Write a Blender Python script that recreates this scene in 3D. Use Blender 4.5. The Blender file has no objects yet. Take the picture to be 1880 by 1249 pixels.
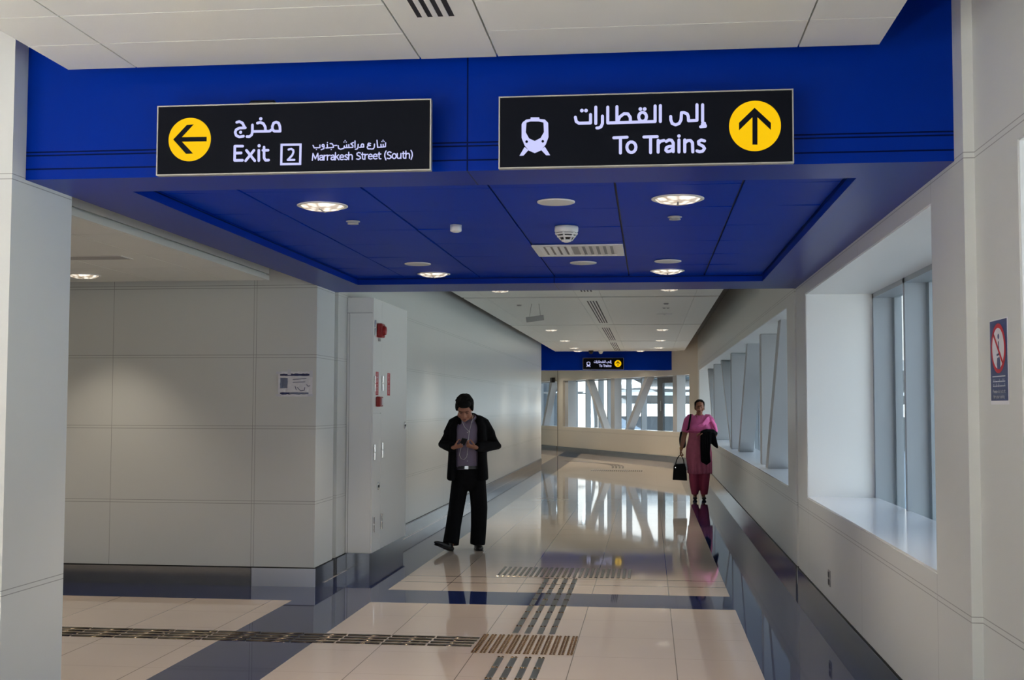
import bpy, math, random
from mathutils import Vector, Matrix, Euler
random.seed(7)
sc = bpy.context.scene
COL = sc.collection
PI = math.pi

# ------------------------------------------------------------------ helpers
class MB:
    """collects polygons and links them as one mesh object"""
    def __init__(self):
        self.v = []; self.f = []; self.m = []
    def add(self, vs, fs, m=0):
        o = len(self.v)
        self.v += [tuple(p) for p in vs]
        for f in fs:
            self.f.append(tuple(i + o for i in f)); self.m.append(m)
        return self
    def quad(self, a, b, c, d, m=0):
        return self.add([a, b, c, d], [(0, 1, 2, 3)], m)
    def box(self, x0, x1, y0, y1, z0, z1, m=0):
        vs = [(x, y, z) for x in (x0, x1) for y in (y0, y1) for z in (z0, z1)]
        return self.add(vs, [(0, 1, 3, 2), (4, 6, 7, 5), (0, 4, 5, 1), (2, 3, 7, 6), (0, 2, 6, 4), (1, 5, 7, 3)], m)
    def cbox(self, x0, x1, y0, y1, z0, z1, c, m=0):
        """box with its edges cut by c"""
        P = []
        for ax in range(3):
            pass
        vs = []
        lo = (x0, y0, z0); hi = (x1, y1, z1)
        idx = {}
        for sx in (0, 1):
            for sy in (0, 1):
                for sz in (0, 1):
                    s = (sx, sy, sz)
                    for ax in range(3):
                        p = []
                        for k in range(3):
                            q = hi[k] if s[k] else lo[k]
                            if k != ax:
                                q += -c if s[k] else c
                            p.append(q)
                        idx[(s, ax)] = len(vs); vs.append(p)
        fs = []
        for ax in range(3):
            a, b = [k for k in range(3) if k != ax]
            for sv in (0, 1):
                loop = []
                for (p, q) in ((0, 0), (1, 0), (1, 1), (0, 1)):
                    s = [0, 0, 0]; s[ax] = sv; s[a] = p; s[b] = q
                    loop.append(idx[(tuple(s), ax)])
                fs.append(tuple(loop))
            for p in (0, 1):
                for q in (0, 1):
                    s0 = [0, 0, 0]; s0[a] = p; s0[b] = q
                    s1 = list(s0); s1[ax] = 1
                    fs.append((idx[(tuple(s0), a)], idx[(tuple(s1), a)], idx[(tuple(s1), b)], idx[(tuple(s0), b)]))
        for sx in (0, 1):
            for sy in (0, 1):
                for sz in (0, 1):
                    s = (sx, sy, sz)
                    fs.append((idx[(s, 0)], idx[(s, 1)], idx[(s, 2)]))
        return self.add(vs, fs, m)
    def prism(self, poly, axis, lo, hi, m=0):
        """poly in the two other axes (in x,y,z order), extruded along axis"""
        n = len(poly)
        def P(p, h):
            q = list(p); q.insert(axis, h); return tuple(q)
        vs = [P(p, lo) for p in poly] + [P(p, hi) for p in poly]
        fs = [tuple(range(n))[::-1], tuple(range(n, 2 * n))] + [(i, (i + 1) % n, n + (i + 1) % n, n + i) for i in range(n)]
        return self.add(vs, fs, m)
    def tube(self, path, rad, n=12, ref=(1, 0, 0), caps=True, dome=False, m=0):
        """tube along path; rad = number | list of numbers | list of (ra, rb)"""
        path = [Vector(p) for p in path]
        k = len(path)
        if not isinstance(rad, list):
            rad = [rad] * k
        rad = [r if isinstance(r, (list, tuple)) else (r, r) for r in rad]
        if dome:
            t0 = (path[0] - path[1]).normalized(); t1 = (path[-1] - path[-2]).normalized()
            pre = []; post = []
            for a in (80, 55, 28):
                s, c = math.sin(math.radians(a)), math.cos(math.radians(a))
                r0, r1 = rad[0], rad[-1]
                pre.append((path[0] + t0 * min(r0) * s, (r0[0] * c, r0[1] * c)))
                post.append((path[-1] + t1 * min(r1) * s, (r1[0] * c, r1[1] * c)))
            path = [p for p, r in pre] + path + [p for p, r in post[::-1]]
            rad = [r for p, r in pre] + list(rad) + [r for p, r in post[::-1]]
            k = len(path)
        ref = Vector(ref)
        vs = []
        for i in range(k):
            a = path[max(0, i - 1)]; b = path[min(k - 1, i + 1)]
            t = (b - a).normalized()
            s = ref - t * ref.dot(t)
            if s.length < 1e-4:
                s = t.orthogonal()
            s.normalize(); u = t.cross(s)
            for j in range(n):
                an = 2 * PI * j / n
                vs.append(path[i] + s * (rad[i][0] * math.cos(an)) + u * (rad[i][1] * math.sin(an)))
        fs = [(i * n + j, i * n + (j + 1) % n, (i + 1) * n + (j + 1) % n, (i + 1) * n + j) for i in range(k - 1) for j in range(n)]
        if caps:
            fs += [tuple(range(n))[::-1], tuple(range((k - 1) * n, k * n))]
        return self.add(vs, fs, m)
    def lathe(self, prof, c=(0, 0, 0), n=32, m=0, cap0=False, cap1=False):
        """prof = [(r, z)] turned about the vertical through c"""
        vs = []
        for r, z in prof:
            for j in range(n):
                a = 2 * PI * j / n
                vs.append((c[0] + r * math.cos(a), c[1] + r * math.sin(a), c[2] + z))
        k = len(prof)
        fs = [(i * n + j, i * n + (j + 1) % n, (i + 1) * n + (j + 1) % n, (i + 1) * n + j) for i in range(k - 1) for j in range(n)]
        if cap0: fs.append(tuple(range(n))[::-1])
        if cap1: fs.append(tuple(range((k - 1) * n, k * n)))
        return self.add(vs, fs, m)
    def ell(self, c, r, n=16, rot=None, m=0):
        vs = []; k = n // 2
        M = Euler(rot).to_matrix() if rot else None
        for i in range(k + 1):
            th = PI * i / k
            for j in range(n):
                a = 2 * PI * j / n
                p = Vector((r[0] * math.sin(th) * math.cos(a), r[1] * math.sin(th) * math.sin(a), r[2] * math.cos(th)))
                if M: p = M @ p
                vs.append(p + Vector(c))
        fs = [(i * n + j, (i + 1) * n + j, (i + 1) * n + (j + 1) % n, i * n + (j + 1) % n) for i in range(k) for j in range(n)]
        return self.add(vs, fs, m)
    # flat lettering in the XZ plane at depth y (seen from -y), in metres
    def stroke(self, pts, w, y, m=0, sc_=1.0, o=(0, 0)):
        P = [Vector((o[0] + p[0] * sc_, o[1] + p[1] * sc_)) for p in pts]
        h = w / 2
        for a, b in zip(P, P[1:]):
            d = b - a
            if d.length < 1e-6: continue
            d.normalize(); q = Vector((-d.y, d.x)) * h
            self.add([(a.x + q.x, y, a.y + q.y), (a.x - q.x, y, a.y - q.y), (b.x - q.x, y, b.y - q.y), (b.x + q.x, y, b.y + q.y)], [(0, 1, 2, 3)], m)
        for p in P:
            self.disc2(p.x, p.y, h, y, 10, m)
        return self
    def disc2(self, u, v, r, y, n=12, m=0):
        return self.add([(u + r * math.cos(2 * PI * k / n), y, v + r * math.sin(2 * PI * k / n)) for k in range(n)], [tuple(range(n))], m)
    def poly2(self, pts, y, m=0, sc_=1.0, o=(0, 0)):
        return self.add([(o[0] + p[0] * sc_, y, o[1] + p[1] * sc_) for p in pts], [tuple(range(len(pts)))], m)
    def mesh(self, name):
        me = bpy.data.meshes.new(name)
        me.from_pydata([tuple(p) for p in self.v], [], self.f)
        for p, i in zip(me.polygons, self.m): p.material_index = i
        return me
    def build(self, name, mats, parent=None, smooth=False, fix=True):
        me = self.mesh(name)
        if not isinstance(mats, (list, tuple)): mats = [mats]
        for x in mats: me.materials.append(x)
        if fix:
            import bmesh
            b = bmesh.new(); b.from_mesh(me); bmesh.ops.recalc_face_normals(b, faces=b.faces); b.to_mesh(me); b.free()
        if smooth:
            for p in me.polygons: p.use_smooth = True
        o = bpy.data.objects.new(name, me); COL.objects.link(o)
        if parent: o.parent = parent
        return o
    def blob(self, name, mat, parent=None, voxel=0.01, smooth=4, sub=0):
        """fuses all collected solids into one continuous skin"""
        me = self.mesh(name + '_raw')
        import bmesh
        b = bmesh.new(); b.from_mesh(me); bmesh.ops.recalc_face_normals(b, faces=b.faces); b.to_mesh(me); b.free()
        t = bpy.data.objects.new(name + '_raw', me); COL.objects.link(t)
        r = t.modifiers.new('r', 'REMESH'); r.mode = 'VOXEL'; r.voxel_size = voxel; r.use_smooth_shade = True
        if smooth:
            s = t.modifiers.new('s', 'SMOOTH'); s.factor = 0.5; s.iterations = smooth
        dg = bpy.context.evaluated_depsgraph_get()
        nm = bpy.data.meshes.new_from_object(t.evaluated_get(dg))
        bpy.data.objects.remove(t); bpy.data.meshes.remove(me)
        nm.name = name
        nm.materials.clear()
        for x in (mat if isinstance(mat, (list, tuple)) else [mat]): nm.materials.append(x)
        for p in nm.polygons: p.use_smooth = True; p.material_index = 0
        o = bpy.data.objects.new(name, nm); COL.objects.link(o)
        if parent: o.parent = parent
        return o

def tag(o, label=None, cat=None, group=None, kind=None):
    if label: o['label'] = label
    if cat: o['category'] = cat
    if group: o['group'] = group
    if kind: o['kind'] = kind
    return o
def empty(name, loc, label, cat, group=None, rz=0):
    o = bpy.data.objects.new(name, None); COL.objects.link(o)
    o.location = loc; o.rotation_euler = (0, 0, rz); o.empty_display_size = 0.1
    return tag(o, label, cat, group, 'thing')
def struct(mb, name, mats, smooth=False, label=None):
    return tag(mb.build(name, mats, None, smooth), label, None, None, 'structure')
def copy_tree(o, parent=None):
    c = o.copy(); COL.objects.link(c); c.parent = parent
    for ch in list(o.children): copy_tree(ch, c)
    return c

# ------------------------------------------------------------------ materials
def srgb(r, g, b):
    f = lambda c: (c / 255 / 12.92) if c / 255 <= 0.04045 else ((c / 255 + 0.055) / 1.055) ** 2.4
    return (f(r), f(g), f(b), 1)
def mat(name, col, rough=0.5, metal=0.0, spec=0.5, emit=None, es=1.0, noise=None, bump=None, coat=0.0):
    m = bpy.data.materials.new(name); m.use_nodes = True
    nt = m.node_tree; b = nt.nodes['Principled BSDF']
    b.inputs['Base Color'].default_value = col
    b.inputs['Roughness'].default_value = rough
    b.inputs['Metallic'].default_value = metal
    b.inputs['Specular IOR Level'].default_value = spec
    b.inputs['Coat Weight'].default_value = coat
    if emit:
        b.inputs['Emission Color'].default_value = emit; b.inputs['Emission Strength'].default_value = es
    if noise:                       # (scale, amount)
        tc = nt.nodes.new('ShaderNodeTexCoord'); n = nt.nodes.new('ShaderNodeTexNoise')
        n.inputs['Scale'].default_value = noise[0]; n.inputs['Detail'].default_value = 4
        nt.links.new(tc.outputs['Object'], n.inputs['Vector'])
        mx = nt.nodes.new('ShaderNodeMix'); mx.data_type = 'RGBA'
        mx.inputs['A'].default_value = [c * (1 - noise[1]) for c in col[:3]] + [1]
        mx.inputs['B'].default_value = [min(1, c * (1 + noise[1])) for c in col[:3]] + [1]
        nt.links.new(n.outputs['Fac'], mx.inputs['Factor']); nt.links.new(mx.outputs['Result'], b.inputs['Base Color'])
    if bump:                        # (scale, strength)
        tc = nt.nodes.new('ShaderNodeTexCoord'); n = nt.nodes.new('ShaderNodeTexNoise')
        n.inputs['Scale'].default_value = bump[0]; n.inputs['Detail'].default_value = 3
        nt.links.new(tc.outputs['Object'], n.inputs['Vector'])
        bp = nt.nodes.new('ShaderNodeBump'); bp.inputs['Strength'].default_value = bump[1]; bp.inputs['Distance'].default_value = 0.02
        nt.links.new(n.outputs['Fac'], bp.inputs['Height']); nt.links.new(bp.outputs['Normal'], b.inputs['Normal'])
    return m
class NG:
    """tiny node-graph writer for line patterns in world metres"""
    def __init__(self, m):
        self.nt = m.node_tree
        g = self.nt.nodes.new('ShaderNodeNewGeometry'); s = self.nt.nodes.new('ShaderNodeSeparateXYZ')
        self.nt.links.new(g.outputs['Position'], s.inputs[0]); self.ax = {'x': s.outputs[0], 'y': s.outputs[1], 'z': s.outputs[2]}
        self.pos = g.outputs['Position']
    def math(self, op, a, b=None, c=None):
        n = self.nt.nodes.new('ShaderNodeMath'); n.operation = op
        for i, x in enumerate((a, b, c)):
            if x is None: continue
            if isinstance(x, (int, float)): n.inputs[i].default_value = x
            else: self.nt.links.new(x, n.inputs[i])
        return n.outputs[0]
    def line(self, axis, c, eps):
        return self.math('COMPARE', self.ax[axis], c, eps)
    def periodic(self, axis, c, step, eps):
        t = self.math('SUBTRACT', self.ax[axis], c)
        t = self.math('WRAP', t, step / 2, -step / 2)
        return self.math('COMPARE', t, 0.0, eps)
    def between(self, axis, a, b):
        return self.math('COMPARE', self.ax[axis], (a + b) / 2, (b - a) / 2)
    def any(self, ls):
        r = ls[0]
        for l in ls[1:]: r = self.math('MAXIMUM', r, l)
        return r
    def all(self, ls):
        r = ls[0]
        for l in ls[1:]: r = self.math('MINIMUM', r, l)
        return r
    def mix(self, fac, a, b):
        n = self.nt.nodes.new('ShaderNodeMix'); n.data_type = 'RGBA'
        self.nt.links.new(fac, n.inputs['Factor'])
        for k, x in (('A', a), ('B', b)):
            if isinstance(x, (tuple, list)): n.inputs[k].default_value = x
            else: self.nt.links.new(x, n.inputs[k])
        return n.outputs['Result']
def panel_mat(name, col, lines, rough=0.35, dark=0.5, spec=0.5, eps=0.0021):
    """enamelled panel with reveal lines; lines = [(axis, pos)] single or (axis, pos, 2) double"""
    m = mat(name, col, rough, spec=spec); g = NG(m); ls = []
    for l in lines:
        if len(l) == 3:
            ls += [g.line(l[0], l[1] - 0.012, eps), g.line(l[0], l[1] + 0.012, eps)]
        else:
            ls.append(g.line(l[0], l[1], eps))
    if ls:
        r = g.mix(g.any(ls), col, [c * dark for c in col[:3]] + [1])
        g.nt.links.new(r, g.nt.nodes['Principled BSDF'].inputs['Base Color'])
    return m

WALLC = (0.67, 0.69, 0.67, 1)
CEILC = (0.76, 0.775, 0.725, 1)
ZL = [('z', 0.735, 2), ('z', 1.40, 2), ('z', 2.035, 2), ('z', 2.66, 2)]
M = {}
M['wall_side'] = panel_mat('panel_side', WALLC, ZL + [('x', -4.836), ('x', -3.507, 2), ('x', -6.2)], 0.4)
M['wall_left'] = panel_mat('panel_left', WALLC, ZL + [('y', 17.0), ('y', 22.8), ('y', 28.6)], 0.26, dark=0.72)
M['column'] = panel_mat('panel_column', WALLC, [ZL[0], ZL[3]], 0.4)
M['wall_right'] = panel_mat('panel_right', WALLC, [('z', 0.72, 2), ('z', 2.66, 2), ('y', 10.24), ('y', 7.75), ('y', 5.75), ('y', 16.9), ('y', 22.7), ('y', 28.5)], 0.35)
M['wall_front'] = panel_mat('panel_front', WALLC, [('z', 0.72, 2), ('z', 2.66, 2)], 0.4)
M['wall_far'] = panel_mat('panel_far', (0.58, 0.55, 0.48, 1), [('z', 0.735, 2)], 0.4)
M['plain'] = mat('painted_panel', WALLC, 0.4)
M['plenum'] = mat('plenum_dark', (0.12, 0.12, 0.12, 1), 0.8)
M['roof'] = mat('roof_slab', (0.3, 0.3, 0.3, 1), 0.8)
M['jamb'] = mat('window_reveal', (0.78, 0.80, 0.80, 1), 0.4)
M['sill'] = mat('white_sill', (0.86, 0.87, 0.90, 1), 0.13, spec=0.6)
M['ceiling'] = mat('ceiling_panel', CEILC, 0.45)
M['reveal'] = mat('ceiling_reveal', (0.16, 0.16, 0.15, 1), 0.7)
M['mullion'] = mat('grey_mullion', (0.30, 0.34, 0.38, 1), 0.4, metal=0.15)
M['brace'] = mat('brace_paint', (0.42, 0.44, 0.46, 1), 0.45)
M['steel'] = mat('brushed_steel', (0.27, 0.285, 0.31, 1), 0.15, metal=0.9, noise=(9, 0.1))
M['darksteel'] = mat('dark_stud', (0.19, 0.15, 0.105, 1), 0.22, metal=1.0)
M['bar_steel'] = mat('tactile_bar_steel', (0.20, 0.205, 0.20, 1), 0.36, metal=0.7)
M['blacksteel'] = mat('shadow_gap', (0.012, 0.012, 0.012, 1), 0.6)
M['chrome'] = mat('chrome', (0.75, 0.75, 0.75, 1), 0.15, metal=1)
M['blue'] = mat('blue_enamel', srgb(0, 50, 166), 0.4, spec=0.03)
M['bluedark'] = mat('blue_joint', srgb(3, 14, 52), 0.5)
M['white'] = mat('white_plastic', (0.72, 0.72, 0.70, 1), 0.4)
M['grey'] = mat('grey_plastic', (0.36, 0.36, 0.35, 1), 0.45)
M['black'] = mat('black_plastic', (0.012, 0.012, 0.013, 1), 0.4)
M['signblack'] = mat('sign_face', (0.005, 0.006, 0.010, 1), 0.5, spec=0.05)
M['bronze'] = mat('bronze_stud', (0.20, 0.115, 0.055, 1), 0.25, metal=0.95)
M['sheensteel'] = mat('steel_painted_sheen', (0.72, 0.78, 0.90, 1), 0.36, metal=0.9)  # lighter bluish steel: the corner plate's reflection is put into this colour
M['signframe'] = mat('sign_frame', (0.40, 0.39, 0.35, 1), 0.4, metal=0.5)
M['lit'] = mat('lit_lettering', (0.05, 0.05, 0.07, 1), 0.5, spec=0.1, emit=srgb(203, 206, 255), es=0.62)
M['lityellow'] = mat('lit_yellow', (0.08, 0.05, 0.0, 1), 0.5, spec=0.1, emit=srgb(252, 200, 0), es=0.61)
M['red'] = mat('alarm_red', srgb(150, 12, 16), 0.3)
M['redlabel'] = mat('red_label', srgb(196, 24, 40), 0.45)
M['labelink'] = mat('label_ink', (0.75, 0.72, 0.72, 1), 0.5)
M['cab'] = mat('cabinet_enamel', (0.84, 0.845, 0.82, 1), 0.36)
M['navy'] = mat('notice_navy', srgb(28, 40, 92), 0.4)
M['navysign'] = mat('sign_navy', srgb(38, 54, 108), 0.35)
M['paper'] = mat('paper', (0.78, 0.78, 0.82, 1), 0.3)
M['glassgrey'] = mat('pane_grey', (0.055, 0.072, 0.095, 1), 0.3)

def glass(name, tint=(0.92, 0.96, 0.97, 1)):
    m = bpy.data.materials.new(name); m.use_nodes = True; nt = m.node_tree; nt.nodes.clear()
    out = nt.nodes.new('ShaderNodeOutputMaterial'); tr = nt.nodes.new('ShaderNodeBsdfTransparent'); gl = nt.nodes.new('ShaderNodeBsdfGlossy')
    tr.inputs[0].default_value = tint; gl.inputs['Roughness'].default_value = 0.02
    fr = nt.nodes.new('ShaderNodeFresnel'); ge = nt.nodes.new('ShaderNodeNewGeometry'); io = nt.nodes.new('ShaderNodeMix')
    io.inputs[2].default_value = 1.45; io.inputs[3].default_value = 1 / 1.45      # both faces of the pane act as air to glass
    nt.links.new(ge.outputs['Backfacing'], io.inputs[0]); nt.links.new(io.outputs[0], fr.inputs[0])
    mx = nt.nodes.new('ShaderNodeMixShader')
    nt.links.new(fr.outputs[0], mx.inputs[0]); nt.links.new(tr.outputs[0], mx.inputs[1]); nt.links.new(gl.outputs[0], mx.inputs[2])
    nt.links.new(mx.outputs[0], out.inputs[0])
    return m
M['glass'] = glass('window_glass')

# polished floor tiles: cream field, navy bands, grout and expansion strips
def floor_mat():
    m = mat('polished_tile', (0.5, 0.45, 0.38, 1), 0.036, spec=0.5); g = NG(m); nt = g.nt
    n = nt.nodes.new('ShaderNodeTexNoise'); n.inputs['Scale'].default_value = 1.4; n.inputs['Detail'].default_value = 5
    nt.links.new(g.pos, n.inputs['Vector'])
    cream = g.mix(n.outputs['Fac'], (0.69, 0.56, 0.46, 1), (0.77, 0.635, 0.535, 1))
    navy = g.mix(n.outputs['Fac'], (0.012, 0.022, 0.092, 1), (0.020, 0.032, 0.125, 1))
    def stripeY(a, b, lo, hi): return g.all([g.between('x', a, b), g.between('y', lo, hi)])
    band = g.any([stripeY(-2.915, -2.26, -20, 60), stripeY(0.667, 1.5, -20, 60), stripeY(-12, 0.7, 9.60, 10.26),
                  stripeY(-12, -2.9, 9.60, 10.6)])
    gx = g.periodic('x', -0.489, 0.648, 0.0028); gy = g.periodic('y', 7.71, 0.65, 0.0022)
    near = g.between('y', -20, 10.6)
    gyf = g.math('MULTIPLY', gy, 0.45)
    grout = g.math('MULTIPLY', g.math('MAXIMUM', gx, gyf), 0.75)
    c = g.mix(band, cream, navy)
    c = g.mix(g.math('MULTIPLY', grout, g.math('SUBTRACT', 1.0, g.math('MULTIPLY', band, 0.85))), c, (0.10, 0.08, 0.07, 1))
    exp = g.any([g.all([g.line('y', yy, 0.011), g.between('x', -2.93, 1.32)]) for yy in (10.75, 11.13, 30.45, 30.62)])
    c = g.mix(exp, c, (0.09, 0.055, 0.04, 1))
    nt.links.new(c, nt.nodes['Principled BSDF'].inputs['Base Color'])
    return m
M['floor'] = floor_mat()
# lettering outlines in millimetres, measured on the signs
AR2=[[(252.2,101.4),(251.8,27.7)],[(260.1,19.6),(251.0,17.5),(251.0,12.7),(263.4,10.3)],[(243.2,5.0),(263.7,6.5)],[(228.1,102.1),(227.7,33.5),(191.4,32.7),(190.9,49.8),(186.6,62.0),(173.2,69.2),(161.4,69.1),(159.5,36.9),(151.1,21.7),(135.9,16.2),(121.5,22.4),(115.5,38.0),(114.9,53.5)],[(70.6,102.8),(70.3,32.3)],[(47.9,101.7),(47.6,32.8),(-157.7,31.7),(-157.6,102.0)],[(10.5,54.4),(8.8,45.8),(4.1,39.0),(-2.7,35.3),(-10.2,35.5),(-17.0,39.5),(-21.7,46.6),(-23.4,55.3),(-21.6,63.9),(-16.9,70.8),(-10.1,74.5),(-2.6,74.3),(4.2,70.2),(8.9,63.1),(10.5,54.4)],[(-117.7,102.7),(-117.8,35.2)],[(-114.4,36.9),(-105.2,57.4),(-87.1,70.7),(-70.1,69.6),(-60.0,54.5),(-59.0,35.5)],[(-180.8,62.8),(-180.9,29.9),(-187.1,15.5),(-198.0,10.6),(-205.5,10.8)],[(-209.8,103.4),(-209.9,30.6)],[(-232.8,71.0),(-232.8,33.6),(-283.5,33.5),(-295.5,41.4),(-299.3,60.6)]]
LA2=[[(-131.6,-34.5),(-73.8,-33.1)],[(-102.7,-36.6),(-102.9,-102.1)],[(-35.6,-78.1),(-37.6,-88.2),(-43.1,-96.2),(-51.0,-100.6),(-59.7,-100.4),(-67.6,-95.7),(-73.0,-87.4),(-75.0,-77.2),(-73.0,-67.1),(-67.5,-59.1),(-59.6,-54.7),(-50.8,-54.9),(-43.0,-59.6),(-37.6,-67.9),(-35.6,-78.1)],[(-1.0,-34.1),(56.5,-33.8)],[(27.8,-36.2),(27.5,-103.6)],[(60.5,-50.0),(60.2,-102.2)],[(60.4,-67.2),(69.9,-54.4),(85.1,-51.3)],[(95.2,-56.0),(107.0,-49.4),(118.7,-51.4),(125.4,-63.5),(125.2,-101.2)],[(124.3,-77.2),(106.8,-77.9),(95.4,-83.4),(93.3,-94.7),(100.7,-101.0),(113.5,-98.6),(124.3,-87.5)],[(150.0,-50.4),(149.7,-103.5)],[(174.9,-51.0),(174.6,-103.0)],[(174.8,-64.7),(185.9,-54.6),(199.3,-53.9),(207.7,-63.7),(209.1,-104.1)],[(259.6,-57.4),(245.2,-52.9),(233.8,-59.2),(235.1,-70.5),(252.8,-80.1),(259.4,-90.5),(251.6,-101.6),(238.2,-104.4),(226.9,-100.1)]]
D2=[(-15.8,89.6,8.2),(2.9,89.1,8.2),(-270.8,89.3,8.2),(-252.6,88.9,8.2),(150.1,-33.2,7.5)]
TB=[(-530.2,45.0),(-515.4,55.9),(-496.8,57.7),(-496.0,65.2),(-458.2,64.2),(-457.4,56.7),(-433.7,53.9),(-418.8,38.5),(-417.3,-25.0),(-429.8,-58.3),(-452.0,-83.9),(-478.0,-94.5),(-504.0,-82.7),(-522.6,-59.9),(-536.0,-25.9),(-536.2,36.2)]
TW=[(-514.6,42.4),(-496.8,46.5),(-459.6,45.5),(-439.6,40.5),(-437.3,-2.1),(-452.1,-27.9),(-478.0,-40.7),(-502.6,-29.0),(-517.5,-1.7)]
TL=[[(-522.6,-65.9),(-505.5,-80.4),(-527.7,-104.6),(-545.5,-105.0)],[(-433.5,-66.4),(-450.6,-80.2),(-427.6,-105.3),(-409.8,-105.7)]]
TE=[(-513.7,-42.9),(-442.5,-43.0)]
CA=[(474.4,3.1)]
ARU=[(473.6,82.3),(542.0,14.6),(541.7,-16.8),(485.4,40.2),(484.4,-79.0),(463.0,-78.5),(464.0,40.8),(406.5,-15.0),(406.8,18.0)]
CB=[(-479.1,2.5)]
ARL=[(-556.9,4.3),(-493.6,69.8),(-460.3,71.9),(-515.6,14.2),(-398.8,12.9),(-398.4,-8.0),(-515.2,-6.7),(-461.6,-62.6),(-494.9,-63.3)]
AR1=[[(-55.7,30.6),(-57.2,52.1),(-63.5,67.8),(-74.5,72.8),(-86.7,68.4),(-92.5,53.0),(-91.1,38.6),(-82.5,31.2),(-55.7,30.6)],[(-91.9,41.0),(-104.4,31.8),(-182.5,32.4)],[(-162.3,70.2),(-148.9,73.0),(-134.1,67.2),(-125.4,51.4),(-123.9,34.6)],[(-185.3,62.4),(-184.9,31.3),(-188.3,17.0),(-199.2,8.9),(-210.2,9.9)],[(-259.0,76.2),(-246.8,79.5),(-232.0,72.0),(-221.9,52.6)],[(-218.2,50.1),(-246.3,49.6),(-260.9,42.7),(-265.6,30.8),(-260.5,16.3),(-245.7,8.8),(-226.2,11.9)],[(-265.9,-32.6),(-266.1,-97.9)],[(-265.9,-32.6),(-229.1,-33.5)],[(-266.6,-64.9),(-236.0,-64.4)],[(-266.1,-97.9),(-229.3,-98.2)],[(-211.7,-53.0),(-171.9,-101.6)],[(-176.3,-53.8),(-214.6,-100.7)],[(-153.8,-54.3),(-153.1,-101.3)],[(-129.7,-40.5),(-129.0,-89.4),(-122.0,-100.3),(-107.4,-99.9)],[(-134.8,-54.7),(-110.5,-54.8)]]
D1=[(-146.7,89.7,7.8),(-239.9,30.2,7.3),(-152.7,-33.5,7.5)]
BX=[(-48.1,-31.6),(39.6,-32.4),(38.8,-120.3),(-48.8,-119.7)]
N2=[[(-15.8,-53.8),(-3.7,-51.2),(6.1,-56.6),(7.4,-66.2),(1.5,-80.3),(-18.8,-101.3),(12.0,-101.5)]]
AR3=[[(429.4,-33.5),(428.7,-50.7),(419.4,-51.9),(418.1,-40.4)],[(418.2,-51.9),(409.3,-52.6),(408.3,-40.2)],[(408.4,-52.5),(393.3,-53.3),(390.1,-21.1)],[(378.7,-38.1),(378.2,-52.4),(373.1,-59.5),(365.8,-60.2)],[(361.2,-34.8),(352.5,-33.1),(348.2,-38.8),(360.7,-44.0),(348.2,-45.4),(345.4,-52.3),(350.4,-59.0),(362.9,-59.6)],[(319.2,-50.5),(317.6,-42.4),(322.8,-35.3),(329.3,-38.4),(329.9,-50.2),(319.2,-50.5),(310.5,-51.5)],[(304.5,-37.8),(303.8,-52.2),(298.9,-59.3),(291.6,-59.1)],[(289.8,-21.6),(290.1,-51.0)],[(282.5,-28.7),(270.9,-34.2),(281.2,-43.0),(279.9,-50.8),(241.9,-51.1),(241.3,-43.6),(239.0,-53.6),(224.5,-58.2),(214.2,-53.1),(213.2,-41.5)],[(262.4,-51.3),(261.6,-38.3)],[(252.1,-51.0),(252.0,-38.6)],[(196.5,-40.3),(206.7,-39.9)],[(175.9,-31.4),(184.7,-31.6),(190.6,-41.0),(191.3,-48.8),(157.1,-50.4)],[(163.5,-50.5),(162.7,-34.6)],[(148.7,-40.0),(147.8,-43.3),(145.3,-45.2),(142.3,-45.1),(139.7,-43.1),(138.8,-39.8),(139.7,-36.6),(142.1,-34.7),(145.2,-34.7),(147.7,-36.8),(148.7,-40.0)],[(148.7,-40.9),(147.7,-53.0),(135.2,-58.0)],[(129.0,-36.7),(129.2,-48.3),(102.7,-48.6),(97.3,-37.4)]]
D3=[(417.7,-21.7,2.8),(412.8,-27.3,2.8),(422.7,-27.0,2.8),(244.5,-19.1,2.8),(239.3,-25.6,2.8),(249.8,-25.9,2.8),(181.2,-58.1,2.8),(163.5,-25.9,2.8),(113.1,-56.6,2.8)]
# ------------------------------------------------------------------ setting
XL, XR = -2.94, 1.32
JY0, JY1 = 10.93, 11.06              # expansion joint
# far wall, a skewed line from the end of the right wall
FA = Vector((1.32, 32.8, 0)); FD = Vector((-0.437, 0.9, 0)).normalized(); FN = Vector((FD.y, -FD.x, 0))   # FN points outdoors
FM = Matrix(((FD.x, FN.x, 0, FA.x), (FD.y, FN.y, 0, FA.y), (0, 0, 1, 0), (0, 0, 0, 1)))

f = MB(); f.quad((-12, -8, 0), (1.9, -8, 0), (1.9, 34, 0), (-12, 34, 0)); f.quad((-12, 34, 0), (1.9, 34, 0), (-4, 47, 0), (-14, 47, 0))
struct(f, 'floor', M['floor'])

# left column beside the side passage
w = MB(); w.box(-6, XL, 5.19, 5.77, 0, 3.6); struct(w, 'column', M['column'])
# side passage
w = MB(); w.box(-9, XL, 10.33, JY0, 0, 3.6); struct(w, 'wall_side', M['wall_side'])
w = MB(); w.box(-9.1, -9, 5.6, 10.4, 0, 3.6); w.box(-9, -6, 5.6, 5.77, 0, 3.6); struct(w, 'wall_passage', M['plain'])
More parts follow.
